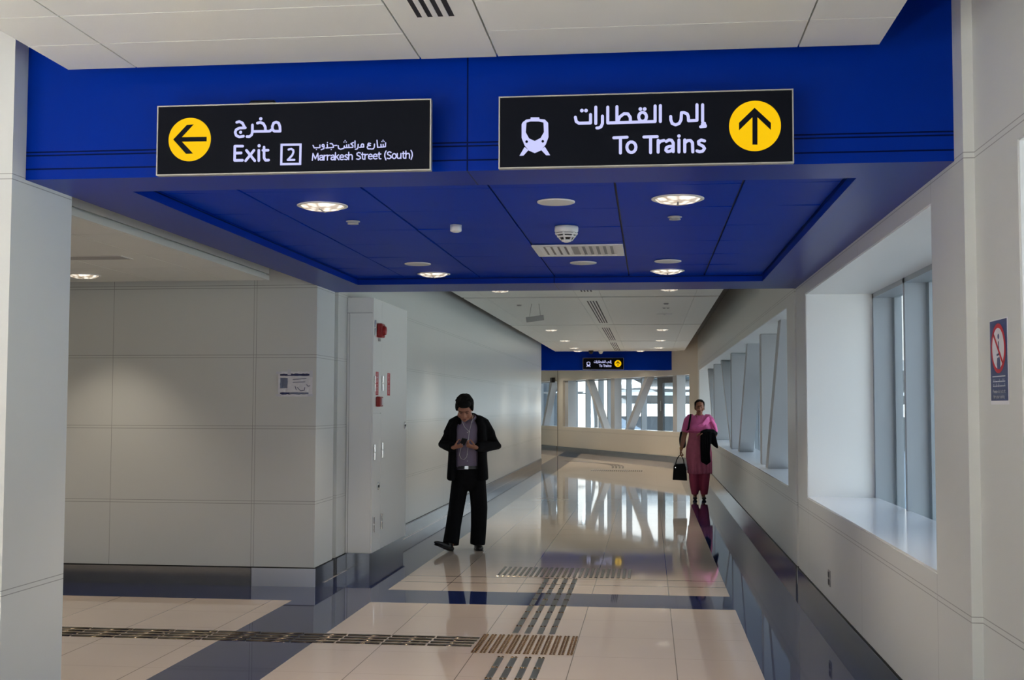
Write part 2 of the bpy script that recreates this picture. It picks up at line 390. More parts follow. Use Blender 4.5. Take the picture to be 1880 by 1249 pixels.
# long left wall with the expansion joint groove
w = MB(); w.box(-3.4, XL - 0.05, JY0, JY1, 0, 3.6); w.box(-3.4, XL, JY1, 32.6, 0, 3.6)
struct(w, 'wall_left', M['wall_left'])
w = MB(); w.prism([(XL, 32.6), (-3.4, 32.6), (-3.4 + FD.x * 14, 32.6 + FD.y * 14), (XL + FD.x * 14, 32.6 + FD.y * 14)], 2, 0, 3.6)
e0 = Vector((-3.4, 32.6, 0)) + FD * 14; e1 = FA + FD * 16
w.prism([(e0.x, e0.y), (e1.x, e1.y), (e1.x, e1.y + .3), (e0.x, e0.y + .3)], 2, 0, 3.6)
struct(w, 'wall_bend', M['plain'])
# right wall, window band cut out
OUT = 1.87; SZ, HZ = 0.84, 2.555
w = MB()
for a, b in ((5.16, JY0), (JY1, 32.9)):
    w.box(XR, OUT, a, b, -0.5, SZ - 0.012); w.box(XR, OUT, a, b, HZ, 3.6)
w.box(XR + 0.05, OUT, JY0, JY1, -0.5, 3.6)
w.box(XR, OUT, 5.16, 5.75, SZ - 0.012, HZ); w.box(XR, OUT, 10.31, JY0, SZ - 0.012, HZ); w.box(XR, OUT, JY1, 11.68, SZ - 0.012, HZ); w.box(XR, OUT, 32.0, 32.9, SZ - 0.012, HZ)
struct(w, 'wall_right', M['wall_right'])
# front hall: right wall set back a little, window opening before the notice
w = MB(); w.box(1.365, OUT, -8, 5.16, -0.5, SZ); w.box(1.365, OUT, -8, 5.16, 2.595, 3.6); w.box(1.365, OUT, 4.575, 5.16, SZ, 2.595)
for y in (-1.2, -7.5): w.box(1.365, OUT, y, y + 0.6, SZ, 2.595)
struct(w, 'wall_front_right', M['wall_front'])
w = MB()
w.box(-6.2, -6, -8, 5.19, 0, 1.1); w.box(-6.2, -6, -8, 5.19, 3.0, 3.6)
for y in (-8, -3.5): w.box(-6.2, -6, y, y + 0.3, 1.1, 3.0)
w.box(-6.2, -6, 1.6, 5.19, 1.1, 3.0)  # solid unseen stretch, added to keep the sun patch further back
struct(w, 'wall_front_left', M['plain'])
# end wall of the hall, behind
w = MB(); w.box(-6.2, 1.9, -8.2, -8, 2.95, 3.6)
for x in (-6.2, -3.6, -0.9, 1.6): w.box(x, x + 0.3, -8.2, -8, 0, 2.95)
struct(w, 'wall_back', M['plain'])

# white reveals and sills of the window band
def lin(name, boxes, m):
    b = MB()
    for q in boxes: b.box(*q)
    return struct(b, name, m)
lin('sill', [(XR + 0.004, OUT + 0.02, 5.75, 10.31, SZ - 0.012, SZ)], M['sill'])
lin('sill.001', [(XR + 0.004, OUT + 0.02, 11.68, 32.0, SZ - 0.012, SZ)], M['sill'])
lin('jamb', [(XR + 0.006, OUT, 10.302, 10.31, SZ, HZ), (XR + 0.006, OUT, 5.75, 5.758, SZ, HZ), (XR + 0.006, OUT, 5.75, 10.31, HZ - 0.006, HZ)], M['jamb'])
lin('jamb.001', [(XR + 0.006, OUT, 31.992, 32.0, SZ, HZ), (XR + 0.006, OUT, 11.68, 11.688, SZ, HZ), (XR + 0.006, OUT, 11.68, 32.0, HZ - 0.006, HZ)], M['jamb'])
lin('jamb.002', [(1.371, OUT, 4.567, 4.575, SZ, 2.595), (1.371, OUT, -0.6, 4.575, 2.589, 2.595)], M['jamb'])

# glazing: deep vertical mullions, head and foot rail, one glass sheet between each pair
def glazing(name, y0, y1, marks, zb, zt):
    fr = MB(); fr.box(OUT, 2.07, y0, y1, zt - 0.045, zt + 0.06); fr.box(1.92, 2.07, y0, y1, zb - 0.32, zb - 0.26)
    for y in marks:
        fr.box(OUT, 2.06, y - 0.03, y + 0.03, zb - 0.30, zt); fr.box(2.03, 2.09, y - 0.09, y + 0.03, zb - 0.30, zt)
    win = struct(fr, name, M['mullion'])
    g = MB(); g.box(2.02, 2.028, y0, y1, zb - 0.28, zt - 0.03); p = g.build('pane', M['glass'], win)
    return win
glazing('window_1', 5.72, 10.34, [5.74, 6.8, 7.92, 9.04, 10.275], SZ, HZ)
marks = [11.72 + 1.15 * k for k in range(18)]
glazing('window_2', 11.66, 32.02, marks, SZ, HZ)
glazing('window_3', -0.62, 4.6, [4.5, 3.4, 2.3, 1.2, 0.1], SZ, 2.6)

# posts and slanted braces of the truss inside the long window
def post(name, y, x0=1.46, x1=1.86):
    b = MB(); b.cbox(x0, x1, y, y + 0.22, SZ, HZ - 0.006, 0.006); return struct(b, name, M['brace'])
for k, y in enumerate((15.9, 21.6, 27.3)): post('column', y)
def brace(yt, yb, x0, x1, d=0.3):
    b = MB(); b.prism([(yt, HZ - 0.006), (yb, SZ), (yb + d, SZ), (yt + d, HZ - 0.006)], 0, x0, x1); return struct(b, 'beam', M['brace'])
brace(13.25, 14.85, 1.435, 1.70); brace(18.35, 20.2, 1.49, 1.72); brace(25.0, 22.2, 1.49, 1.72); brace(30.6, 28.0, 1.49, 1.72)

# ---- blue portal beam with coffer
PZ = 2.665; CZ = 2.722
b = MB()
b.box(XL, XR, 5.31, 5.66, PZ, 3.6); b.box(XL, XR, 10.3, 10.96, PZ, 3.6); b.box(XL, -2.565, 5.66, 10.3, PZ, 3.6); b.box(0.965, XR, 5.66, 10.3, PZ, 3.6)
portal = struct(b, 'beam', panel_mat('portal_blue', srgb(0, 40, 142), [('x', -0.818), ('z', 2.796), ('z', 2.780), ('z', 2.715)], 0.3, 0.18, spec=0.07, eps=0.0035))
xs = [-2.56, -2.13, -1.472, -0.811, -0.169, 0.473, 0.96]; ys = [5.66, 6.05, 6.745, 7.45, 8.13, 8.835, 9.53, 10.3]
b = MB(); b.box(-2.565, 0.965, 5.66, 10.3, CZ + 0.012, CZ + 0.03, 1)
for i in range(len(xs) - 1):
    gx = 0.006
    for j in range(len(ys) - 1):
        x0, x1, y0, y1 = xs[i] + gx, xs[i + 1] - gx, ys[j] + 0.0015, ys[j + 1] - 0.0015
        dz = random.uniform(-0.0025, 0.0025); dw = random.uniform(-0.003, 0.003)
        b.add([(x0, y0, CZ + dz), (x1, y0, CZ - dz), (x1, y1, CZ + dw), (x0, y1, CZ - dw), (x0, y0, CZ + 0.012), (x1, y0, CZ + 0.012), (x1, y1, CZ + 0.012), (x0, y1, CZ + 0.012)],
              [(0, 1, 2, 3), (0, 1, 5, 4), (1, 2, 6, 5), (2, 3, 7, 6), (3, 0, 4, 7)], 0)
struct(b, 'ceiling_portal', [M['blue'], M['bluedark']])

# ---- suspended ceilings: plank panels with reveals
def plank_ceiling(name, cols, rows, z, m, th=0.05, gx=0.007, gy=0.008, skip=None):
    b = MB()
    b.box(cols[0] + 0.03, cols[-1] - 0.03, rows[0] + 0.02, rows[-1] - 0.02, z + th * 0.4, z + th, 1)
    for i in range(len(cols) - 1):
        for j in range(len(rows) - 1):
            if skip and skip(i, j): continue
            b.box(cols[i] + (gx / 2 if i else 0), cols[i + 1] - (gx / 2 if i < len(cols) - 2 else 0), rows[j] + gy / 2, rows[j + 1] - gy / 2, z, z + th * 0.6)
    return struct(b, name, [m, M['reveal']])
cols = [-2.67, -2.34, -1.012, -0.665, 0.645, 0.985]
front_rows = [-6 + 0.367 * k for k in range(31)]
front_rows = [5.18 - 0.367 * k for k in range(30)][::-1]
plank_ceiling('ceiling', cols, front_rows, 3.15, M['ceiling'], skip=lambda i, j: i == 2 and front_rows[j] > 2.8)
# corridor ceiling in bays of 5.75 m, wide reveals between bays, fine planks inside
bays = [(11.0, 16.9), (17.05, 22.78), (22.9, 28.6), (28.7, 34.0)]
for k, (a, c) in enumerate(bays):
    n = 15; rows = [a + (c - a) * i / n for i in range(n + 1)]
    o = plank_ceiling('ceiling', [-2.67, -2.34], [a, c], 3.15, M['ceiling'])
    plank_ceiling('ceiling', [-2.335, -1.012], rows, 3.15, M['ceiling'])
    plank_ceiling('ceiling', [-0.665, 0.64], rows, 3.15, M['ceiling'])
    plank_ceiling('ceiling', [0.645, 0.985], [a, c], 3.15, M['ceiling'])
# side passage ceiling with lit edge, raised fascia
sx = [-3.362, -3.70, -4.35, -5.0, -5.65, -6.3, -9][::-1]
plank_ceiling('ceiling', sx, [5.78, 7.3, 8.35, 9.15, 10.17], 2.70, M['ceiling'], th=0.03)
b = MB(); b.box(-3.36, -3.33, 5.78, 10.17, 2.70, 2.742); b.box(-3.40, -3.36, 5.78, 10.17, 2.742, 3.1); b.box(-3.352, -3.333, 5.78, 10.17, 2.756, 3.1)
struct(b, 'trim_1', M['ceiling'])
# roof above everything
b = MB(); b.box(-9.2, 1.9, -8.2, 36, 3.6, 3.75); b.prism([(-11, 35.9), (1.9, 35.9), (1.9, 36.2), (-4, 49), (-13, 49)], 2, 3.6, 3.75)
struct(b, 'roof', M['roof'])
b = MB(); b.box(-2.9, 1.3, 11.0, 34.0, 3.50, 3.52); struct(b, 'ceiling_plenum', M['plenum'])
b = MB(); b.box(-9, -6, -8, 5.19, 3.58, 3.6); struct(b, 'ceiling_plenum.001', M['plenum'])

# ---- far wall with window band (built in its own skewed frame)
def far(mb, name, m, parent=None, smooth=False):
    o = mb.build(name, m, parent, smooth)
    if parent is None: o.matrix_world = FM
    return o
w = MB(); L = 16
w.box(-0.6, L, 0, 0.4, -0.5, 0.86); w.box(-0.6, L, 0, 0.4, 2.47, 3.6)
for a, c in ((-0.6, 0.5), (9.9, 10.45)): w.box(a, c, 0, 0.4, 0.86, 2.47)
w.box(10.36, 10.40, -0.004, 0, 0.0, 3.6, 1)  # dark brown joint strip on the wall face
o = far(w, 'wall_far', [M['wall_far'], mat('joint_brown', (0.05, 0.035, 0.02, 1), 0.6)]); tag(o, kind='structure')
b = MB(); b.box(-0.2, 10.34, -0.02, 0, 0, 0.17); b.box(10.42, L, -0.02, 0, 0, 0.17); o = far(b, 'baseboard_far', M['steel']); tag(o, kind='structure')
b = MB(); b.box(0.5, 9.9, 0.002, 0.42, 0.86, 0.872); b.box(10.45, L, 0.002, 0.42, 0.86, 0.872); o = far(b, 'sill.002', M['sill']); tag(o, kind='structure')
for a, c, n1 in ((1.41, 1.66, .36), (5.69, 5.98, .33), (9.6, 9.9, .39)):
    b = MB(); b.cbox(a, c, 0.08, n1, 0.872, 2.47, 0.005); o = far(b, 'column', M['brace']); tag(o, kind='structure')
def fbrace(t, b_, d=0.2):
    q = MB(); q.prism([(t, 2.47), (b_, 0.872), (b_ + d, 0.872), (t + d, 2.47)], 1, 0.08, 0.3)
    o = far(q, 'beam', M['brace']); tag(o, kind='structure')
fbrace(7.83, 6.47); fbrace(3.26, 4.69); fbrace(11.11, 11.97)
q = MB()
for t in (4.44, 5.53, 7.0, 7.73, 8.83, 10.0, 11.2, 12.3, 13.4): q.box(t - 0.03, t + 0.03, 0.42, 0.60, 0.6, 2.5)
q.box(0.4, L, 0.42, 0.60, 2.44, 2.52); q.box(0.4, L, 0.44, 0.60, 0.6, 0.66)
o = far(q, 'window_4', M['mullion']); tag(o, kind='structure')
g = MB(); g.box(0.5, L, 0.57, 0.58, 0.62, 2.48); far(g, 'pane', M['glass'], o)
# glazed door leaf in the far window band
q = MB(); q.box(3.0, 3.35, 0.43, 0.50, 0.66, 2.44); q.box(2.15, 2.33, 0.43, 0.50, 0.66, 2.44); q.box(2.33, 3.0, 0.43, 0.50, 2.28, 2.44); q.box(2.33, 3.0, 0.43, 0.50, 0.66, 0.75)
o = far(q, 'door_1', mat('door_frame_dark', (0.10, 0.11, 0.12, 1), 0.4)); tag(o, kind='structure')
g = MB(); g.box(2.33, 3.0, 0.46, 0.47, 0.75, 2.28); far(g, 'pane', M['glass'], o)
g = MB(); g.tube([(3.06, 0.40, 1.45), (3.06, 0.40, 1.75)], 0.014, 8); far(g, 'door_handle', M['chrome'], o)
# ceiling of the corridor past the far beam
b = MB(); b.prism([(-12, 34.62), (0.5, 34.62), (-6.0, 48), (-12, 48)], 2, 3.15, 3.2); struct(b, 'ceiling', M['ceiling'])
# far blue beam
b = MB(); b.box(-4.6, 0.66, 34.2, 34.6, 2.62, 3.6); struct(b, 'beam', M['blue'])

# ---- baseboards
def base(name, boxes):
    b = MB()
    for q in boxes: b.box(*q)
    return struct(b, name, [M['steel']])
base('baseboard_side', [(-9, -3.512, 10.315, 10.33, 0, 0.158), ])
b = MB(); b.box(-3.505, XL + 0.012, 10.315, 10.33, 0, 0.158); struct(b, 'baseboard_corner', [M['sheensteel']])
base('baseboard_left', [(XL, XL + 0.012, 10.33, JY0, 0, 0.158), (XL, XL + 0.012, JY1, 11.40, 0, 0.158), (XL, XL + 0.012, 13.04, 32.6, 0, 0.15)])
base('baseboard_right', [(XR - 0.012, XR, 5.2, JY0 - 0.01, 0, 0.155), (XR - 0.012, XR, JY1 + 0.01, 32.75, 0, 0.155)])
base('baseboard_front', [(1.353, 1.365, -8, 5.15, 0, 0.155), (-6, XL + 0.012, 5.178, 5.19, 0, 0.155), (XL, XL + 0.012, 5.19, 5.77, 0, 0.155)])
b = MB()
b.box(XR + 0.001, XR + 0.05, JY0, JY1, 0, 0.16); b.box(XL - 0.049, XL - 0.001, JY0, JY1, 0, 0.16)
b.box(-9, XL + 0.003, 10.326, 10.33, 0.158, 0.168); b.box(XR - 0.004, XR + 0.001, 5.2, 32.75, 0.155, 0.163); b.box(XL - 0.001, XL + 0.004, 10.33, 32.6, 0.158, 0.166)
struct(b, 'trim_2', M['blacksteel'])

# ---- ground and neighbouring building outdoors
b = MB(); b.quad((-150, -120, -7), (150, -120, -7), (150, 220, -7), (-150, 220, -7)); struct(b, 'ground', mat('paving_outdoors', (0.15, 0.15, 0.145, 1), 0.8, noise=(0.1, 0.2)))
# ------------------------------------------------------------------ illuminated signs
GL = {'M': (.9, [[(0, 0), (.08, 1), (.39, .2), (.70, 1), (.78, 0)]]),
 'a': (.6, [[(.05, .6), (.2, .71), (.38, .68), (.45, .52), (.45, 0)], [(.45, .42), (.2, .4), (.05, .28), (.05, .12), (.18, .01), (.35, .06), (.45, .2)]]),
 'r': (.42, [[(0, .72), (0, 0)], [(0, .45), (.12, .66), (.34, .7)]]),
 'k': (.54, [[(0, 1.05), (0, 0)], [(.4, .72), (.03, .36)], [(.14, .46), (.44, 0)]]),
 'e': (.62, [[(.03, .37), (.5, .37), (.45, .62), (.27, .72), (.08, .6), (.02, .36), (.07, .1), (.27, 0), (.47, .07)]]),
 's': (.52, [[(.4, .65), (.22, .72), (.05, .6), (.08, .45), (.36, .3), (.42, .14), (.24, 0), (.02, .06)]]),
 'h': (.64, [[(0, 1.05), (0, 0)], [(0, .5), (.15, .7), (.36, .7), (.46, .52), (.46, 0)]]),
 'S': (.64, [[(.5, .9), (.28, 1), (.06, .86), (.08, .62), (.46, .4), (.52, .16), (.28, 0), (.02, .08)]]),
 't': (.44, [[(.12, .94), (.12, .18), (.2, .02), (.36, .02)], [(0, .7), (.34, .7)]]),
 '(': (.34, [[(.22, 1.12), (.07, .78), (.05, .35), (.2, -.15)]]), ')': (.34, [[(0, 1.12), (.15, .78), (.17, .35), (.02, -.15)]]),
 'o': (.64, [[(.26 + .25 * math.cos(2 * PI * k / 12), .36 + .36 * math.sin(2 * PI * k / 12)) for k in range(13)]]),
 'u': (.64, [[(0, .72), (0, .2), (.1, .02), (.3, .02), (.46, .22)], [(.46, .72), (.46, 0)]]),
 'T': (.66, [[(0, 1), (.6, 1)], [(.3, 1), (.3, 0)]]), 'i': (.2, [[(.02, .72), (.02, 0)], [(.02, 1.0), (.02, 1.01)]]),
 'n': (.64, [[(0, .72), (0, 0)], [(0, .5), (.15, .7), (.36, .7), (.46, .52), (.46, 0)]]),
 'l': (.2, [[(.02, 1.05), (.02, 0)]]), 'y': (.56, [[(0, .72), (.22, .02)], [(.44, .72), (.16, -.2), (0, -.24)]]), 'P': (.64, [[(0, 0), (0, 1), (.36, 1), (.5, .86), (.5, .66), (.36, .5), (0, .5)]]),
 'd': (.64, [[(.46, 1.05), (.46, 0)], [(.46, .55), (.26, .72), (.04, .52), (.04, .2), (.24, 0), (.46, .18)]]),
 'f': (.4, [[(.36, 1.02), (.2, 1.0), (.12, .86), (.12, 0)], [(0, .7), (.32, .7)]]), ' ': (.34, []),
 'F': (.6, [[(0, 0), (0, 1), (.5, 1)], [(0, .52), (.42, .52)]]), 'I': (.24, [[(.04, 0), (.04, 1)]]), 'R': (.66, [[(0, 0), (0, 1), (.36, 1), (.5, .86), (.5, .66), (.36, .5), (0, .5)], [(.26, .5), (.52, 0)]]),
 'E': (.6, [[(.5, 1), (0, 1), (0, 0), (.5, 0)], [(0, .52), (.42, .52)]]), 'A': (.72, [[(0, 0), (.3, 1), (.6, 0)], [(.1, .35), (.5, .35)]]), 'L': (.56, [[(0, 1), (0, 0), (.46, 0)]])}
def write(mb, s, u0, u1, v, cap, w, y, m=0, v1=None):
    tot = sum(GL[c][0] for c in s) - 0.12
    kx = (u1 - u0) / tot; x = u0
    for c in s:
        for st in GL[c][1]:
            mb.stroke([(x + p[0] * kx, v + p[1] * cap) for p in st], w, y, m)
        x += GL[c][0] * kx
def disc_mesh(mb, u, v, r, y, n=40, m=0): mb.disc2(u, v, r, y, n, m)

def sign_shell(root, w, h, th):
    b = MB(); b.box(-w / 2 + 0.004, w / 2 - 0.004, 0.006, th, -h / 2 + 0.004, h / 2 - 0.004); b.build('housing', M['black'], root)
    b = MB(); b.box(-w / 2 + 0.006, w / 2 - 0.006, 0.0, 0.006, -h / 2 + 0.006, h / 2 - 0.006); b.build('face_panel', M['signblack'], root)
    t = 0.0055; b = MB()
    b.box(-w / 2, w / 2, -0.003, th, h / 2 - t, h / 2); b.box(-w / 2, w / 2, -0.003, th, -h / 2, -h / 2 + t)
    b.box(-w / 2, -w / 2 + t, -0.003, th, -h / 2 + t, h / 2 - t); b.box(w / 2 - t, w / 2, -0.003, th, -h / 2 + t, h / 2 - t)
    b.build('frame', M['signframe'], root)
def art_trains(root, k=1.0):
    mm = 0.001 * k; y = -0.0012
    b = MB(); b.disc2(CA[0][0] * mm, CA[0][1] * mm, 0.110 * k, y, 48); d = b.build('arrow_disc', M['lityellow'], root, fix=False); d['label'] = 'lit yellow disc'
    b = MB()
    P = ARU
    b.poly2([P[0], P[1], P[2], P[3], P[6], P[7], P[8]], y - 0.0008, 0, mm); b.poly2([P[3], P[4], P[5], P[6]], y - 0.0008, 0, mm)
    a = b.build('arrow', M['signblack'], d, fix=False); a['label'] = 'black upward arrow'
    b = MB(); b.poly2(TB, y, 0, mm)
    for l in TL: b.poly2(l, y, 0, mm)
    p = b.build('train_pictogram', M['lit'], root, fix=False)
    b = MB(); b.poly2(TW, y - 0.0008, 0, mm)
    for e in TE: b.disc2(e[0] * mm, e[1] * mm, 0.006 * k, y - 0.0008, 14)
    b.build('pictogram_window', M['signblack'], p, fix=False)
    b = MB()
    for st in AR2: b.stroke(st, 0.0132 * k, y, 0, mm)
    for q in D2[:4]: b.disc2(q[0] * mm, q[1] * mm, q[2] * mm, y, 16)
    b.build('arabic_lettering', M['lit'], root, fix=False)
    b = MB()
    for st in LA2: b.stroke(st, 0.0132 * k, y, 0, mm)
    q = D2[4]; b.disc2(q[0] * mm, q[1] * mm, q[2] * mm, y, 16)
    b.build('latin_lettering', M['lit'], root, fix=False)
s2 = empty('wayfinding_sign', (-0.0175, 5.16, 2.8025), 'lit black To Trains sign with upward arrow on the big blue beam', 'sign', 'black illuminated wayfinding signs')
sign_shell(s2, 1.276, 0.322, 0.03); art_trains(s2)
for x in (-.4, .3):
    b = MB(); b.box(x, x + .1, 0.03, 0.16, 0.10, 0.155); b.build('bracket', M['black'], s2)

s1 = empty('wayfinding_sign', (-1.593, 5.16, 2.8025), 'lit black Exit 2 sign with yellow left arrow on the big blue beam', 'sign', 'black illuminated wayfinding signs')
sign_shell(s1, 1.27, 0.322, 0.03)
b = MB(); b.cbox(-0.22, -0.09, 0.03, 0.155, 0.13, 0.186, 0.012); b.build('bracket', M['black'], s1)
mm = 0.001; y = -0.0012
b = MB(); b.disc2(CB[0][0] * mm, CB[0][1] * mm, 0.100, y, 48); d = b.build('arrow_disc', M['lityellow'], s1, fix=False); d['label'] = 'lit yellow disc'
b = MB(); P = ARL
b.poly2([P[0], P[1], P[2], P[3], P[6], P[7], P[8]], y - 0.0008, 0, mm); b.poly2([P[3], P[4], P[5], P[6]], y - 0.0008, 0, mm)
a = b.build('arrow', M['signblack'], d, fix=False); a['label'] = 'black arrow pointing left'
b = MB()
for st in AR1[:6]: b.stroke(st, 0.0122, y, 0, mm)
for q in D1[:2]: b.disc2(q[0] * mm, q[1] * mm, q[2] * mm, y, 16)
b.build('arabic_lettering', M['lit'], s1, fix=False)
b = MB()
for st in AR1[6:]: b.stroke(st, 0.0122, y, 0, mm)
q = D1[2]; b.disc2(q[0] * mm, q[1] * mm, q[2] * mm, y, 16)
b.build('latin_lettering', M['lit'], s1, fix=False)
b = MB()
b.stroke(list(BX) + [BX[0]], 0.0105, y, 0, mm)
for p in BX: b.add([(p[0] * mm - .0052, y, p[1] * mm - .0052), (p[0] * mm + .0052, y, p[1] * mm - .0052), (p[0] * mm + .0052, y, p[1] * mm + .0052), (p[0] * mm - .0052, y, p[1] * mm + .0052)], [(0, 1, 2, 3)])
for st in N2: b.stroke(st, 0.0095, y, 0, mm)
b.build('exit_number', M['lit'], s1, fix=False)
b = MB()
for st in AR3: b.stroke(st, 0.0054, y, 0, mm)
for q in D3: b.disc2(q[0] * mm, q[1] * mm, q[2] * mm, y, 10)
write(b, 'Marrakesh Street (South)', 0.0946, 0.5528, -0.1055, 0.0315, 0.0052, y)
b.build('street_lettering', M['lit'], s1, fix=False)

s3 = empty('wayfinding_sign', (-1.30, 34.08, 2.80), 'small distant To Trains sign on the far blue beam', 'sign', 'black illuminated wayfinding signs')
sign_shell(s3, 1.16, 0.33, 0.09)
s3.children[-1].data.materials[0] = M['black']

n0 = empty('art', (0, 0, 0), None, None)
for o in [o for o in s2.children if o.name.split('.')[0] in ('arrow_disc', 'train_pictogram', 'arabic_lettering', 'latin_lettering')]:
    c = copy_tree(o, s3); c.scale = (0.88, 1, 0.88); c.location = (0.0, -0.001, 0)
bpy.data.objects.remove(n0)

# ------------------------------------------------------------------ notice on the right wall
nt_ = empty('safety_sign', (1.364, 4.853, 1.777), 'navy prohibition notice with red ring stuck on the wall by the window', 'sign', rz=-PI / 2)
# local x runs along -Y (towards the viewer), local y into the wall: built facing -y, turned to face -X
b = MB(); b.box(-0.118, 0.118, -0.002, 0.0, -0.168, 0.168); b.build('backing_sheet', M['paper'], nt_)
b = MB(); b.box(-0.112, 0.112, -0.0032, -0.002, -0.153, 0.163); b.build('navy_panel', M['navysign'], nt_)
b = MB(); b.disc2(0, 0.052, 0.098, -0.004, 44); k = b.build('prohibition_ring', M['redlabel'], nt_, fix=False); k['label'] = 'red ring'
b = MB(); b.disc2(0, 0.052, 0.080, -0.0046, 44); b.build('ring_field', M['paper'], k, fix=False)
b = MB()
b.poly2([(-.012, -.03), (.028, -.03), (.03, .0), (.02, .018), (-.012, .014), (-.018, -.01)], -0.0051); b.stroke([(.012, .03), (.008, .075)], .011, -.0051); b.disc2(.008, .098, .011, -.0051); b.stroke([(-.016, .026), (.02, .03)], .008, -.0051)
b.build('pictogram', M['navysign'], k, fix=False)
b = MB(); b.stroke([(-.06, .112), (.062, -.008)], .014, -.0056); b.build('prohibition_bar', M['redlabel'], k, fix=False)
b = MB(); b.box(-.085, .085, -.0044, -.0034, -.060, -.056)
for v, s, w in ((-.083, 'Please', .5), (-.105, 'no', .3)): pass
for v in (-.078, -.096):                 # two Arabic lines
    x = .082
    while x > -.082:
        l = random.choice((.012, .018, .026)); b.stroke([(x, v), (x - l, v)], .0042, -.004)
        if random.random() < .7: b.stroke([(x - l * .3, v), (x - l * .3, v + random.choice((.006, .009)))], .0036, -.004)
        if random.random() < .5: b.disc2(x - l * .6, v + .008, .002, -.004, 8)
        x -= l + .006
write(b, 'Please do not sit', -.082, .082, -.122, .011, .0026, -.004); write(b, 'for your safety', -.075, .075, -.143, .011, .0026, -.004)
b.build('lettering', M['paper'], nt_, fix=False)

# ------------------------------------------------------------------ taped paper notice
pn = empty('paper_notice', (-3.130, 10.3315, 1.786), 'crumpled paper notice with navy bars taped to the grey side wall', 'notice')
b = MB(); nx, nz = 18, 12; random.seed(3)
W_, H_ = 0.315, 0.222
for j in range(nz + 1):
    for i in range(nx + 1):
        u, v = i / nx, j / nz
        b.v.append(((u - .5) * W_ + random.uniform(-.002, .002), -0.001 - random.random() * .005 - .004 * abs(math.sin(9 * u + 4 * v)), (v - .5) * H_ + random.uniform(-.002, .002)))
for j in range(nz):
    for i in range(nx):
        v = (j + .5) / nz; u = (i + .5) / nx
        mi = 0
        if v > .82 and v < .92 and .04 < u < .93: mi = 1
        elif .12 < v < .20 and .04 < u < .9: mi = 1 if u < .34 else 2
        elif .36 < v < .78 and .06 < u < .30: mi = 2
        b.f.append((j * (nx + 1) + i, j * (nx + 1) + i + 1, (j + 1) * (nx + 1) + i + 1, (j + 1) * (nx + 1) + i)); b.m.append(mi)
b.build('sheet', [M['paper'], M['navy'], mat('faded_print', srgb(112, 122, 146), 0.4)], pn)
b = MB()
for st in ([(-.02, .04), (.10, .05)], [(-.02, .015), (.09, .02)], [(.02, -.03), (.05, -.06), (.085, -.055), (.09, -.03)], [(.105, -.005), (.12, -.02), (.135, -.015)], [(.0, -.02), (.01, -.05)]): b.stroke(st, .006, -.0115)
b.build('handwriting', mat('faded_ink', srgb(92, 100, 128), 0.5), pn, fix=False)
tape = mat('clear_tape', (0.72, 0.74, 0.80, 1), 0.08, spec=0.9)
for x, z, w_, h_ in ((-.15, .1, .05, .02), (.145, .09, .03, .06), (-.15, -.1, .05, .02), (.14, -.1, .05, .02), (-.055, .105, .03, .05)):
    b = MB(); b.box(x - w_ / 2, x + w_ / 2, -.0130, -.0120, z - h_ / 2, z + h_ / 2); b.build('tape', tape, pn)

# ------------------------------------------------------------------ fire cabinet against the left wall
cb = empty('fire_cabinet', (XL + 0.0015, 11.40, 0), 'tall pale fire hose cabinet with red alarm against the left wall', 'cabinet')
D_, LEN, ZB, ZT = 0.26, 1.62, 0.165, 2.655
b = MB(); b.cbox(0.0, D_ - 0.012, 0, LEN, ZB, ZT, 0.004); b.build('carcass', M['cab'], cb)
b = MB(); b.box(0.0, D_ - 0.02, 0.008, LEN - 0.008, 0.0, ZB); b.build('plinth', M['steel'], cb)
b = MB(); b.box(0.0, D_ - 0.008, -0.004, 0.0, 2.50, 2.506); b.box(0.022, 0.026, -0.003, 0.0, ZB, 2.5); b.build('side_panel_joint', M['grey'], cb)
def door(name, y0, y1, z0, z1):
    q = MB(); q.cbox(D_ - 0.012, D_ + 0.003, y0 + .003, y1 - .003, z0 + .003, z1 - .003, 0.002); return q.build(name, M['cab'], cb)
d0 = door('service_door', 0.0, 0.36, ZB, 1.52); d1 = door('alarm_door', 0.0, 0.36, 1.52, ZT); d2 = door('hose_door', 0.36, LEN, ZB, ZT)
def hinge(p, y, z):
    q = MB(); q.tube([(D_ + .01, y, z - .075), (D_ + .01, y, z - .004)], .011, 8); q.tube([(D_ + .01, y, z + .004), (D_ + .01, y, z + .075)], .011, 8); q.build('hinge', M['chrome'], p)
for z in (0.44, 1.14): hinge(d0, 0.045, z)
for z in (0.44, 1.15, 1.82): hinge(d2, 0.385, z)
for z in (1.81, 2.36): hinge(d1, 0.045, z)
def lock(p, y, z):
    q = MB(); q.tube([(D_ + .002, y, z), (D_ + .012, y, z), (D_ + .014, y, z)], [.04, .04, .034], 20, ref=(0, 1, 0)); l = q.build('lock', M['chrome'], cb)
    q = MB(); q.box(D_ + .014, D_ + .020, y - .014, y + .014, z - .012, z + .012); q.build('lock_latch', M['black'], l)
lock(d0, 0.24, 0.80); lock(d2, 1.52, 1.38)
q = MB(); q.cbox(D_ + .003, D_ + .06, 0.13, 0.27, 2.27, 2.41, .01); q.tube([(D_ + .06, .20, 2.34), (D_ + .085, .20, 2.34), (D_ + .09, .2, 2.34)], [.05, .04, .02], 16, ref=(0, 1, 0)); al = q.build('alarm_sounder', M['red'], cb); al['label'] = 'red alarm sounder'
q = MB(); q.box(D_ + .003, D_ + .02, .2, .25, 2.235, 2.265); q.build('sounder_bracket', M['grey'], al)
q = MB(); q.cbox(D_ + .003, D_ + .05, 0.12, 0.25, 1.585, 1.685, .008); al = q.build('call_point', M['red'], cb); al['label'] = 'red manual call point'
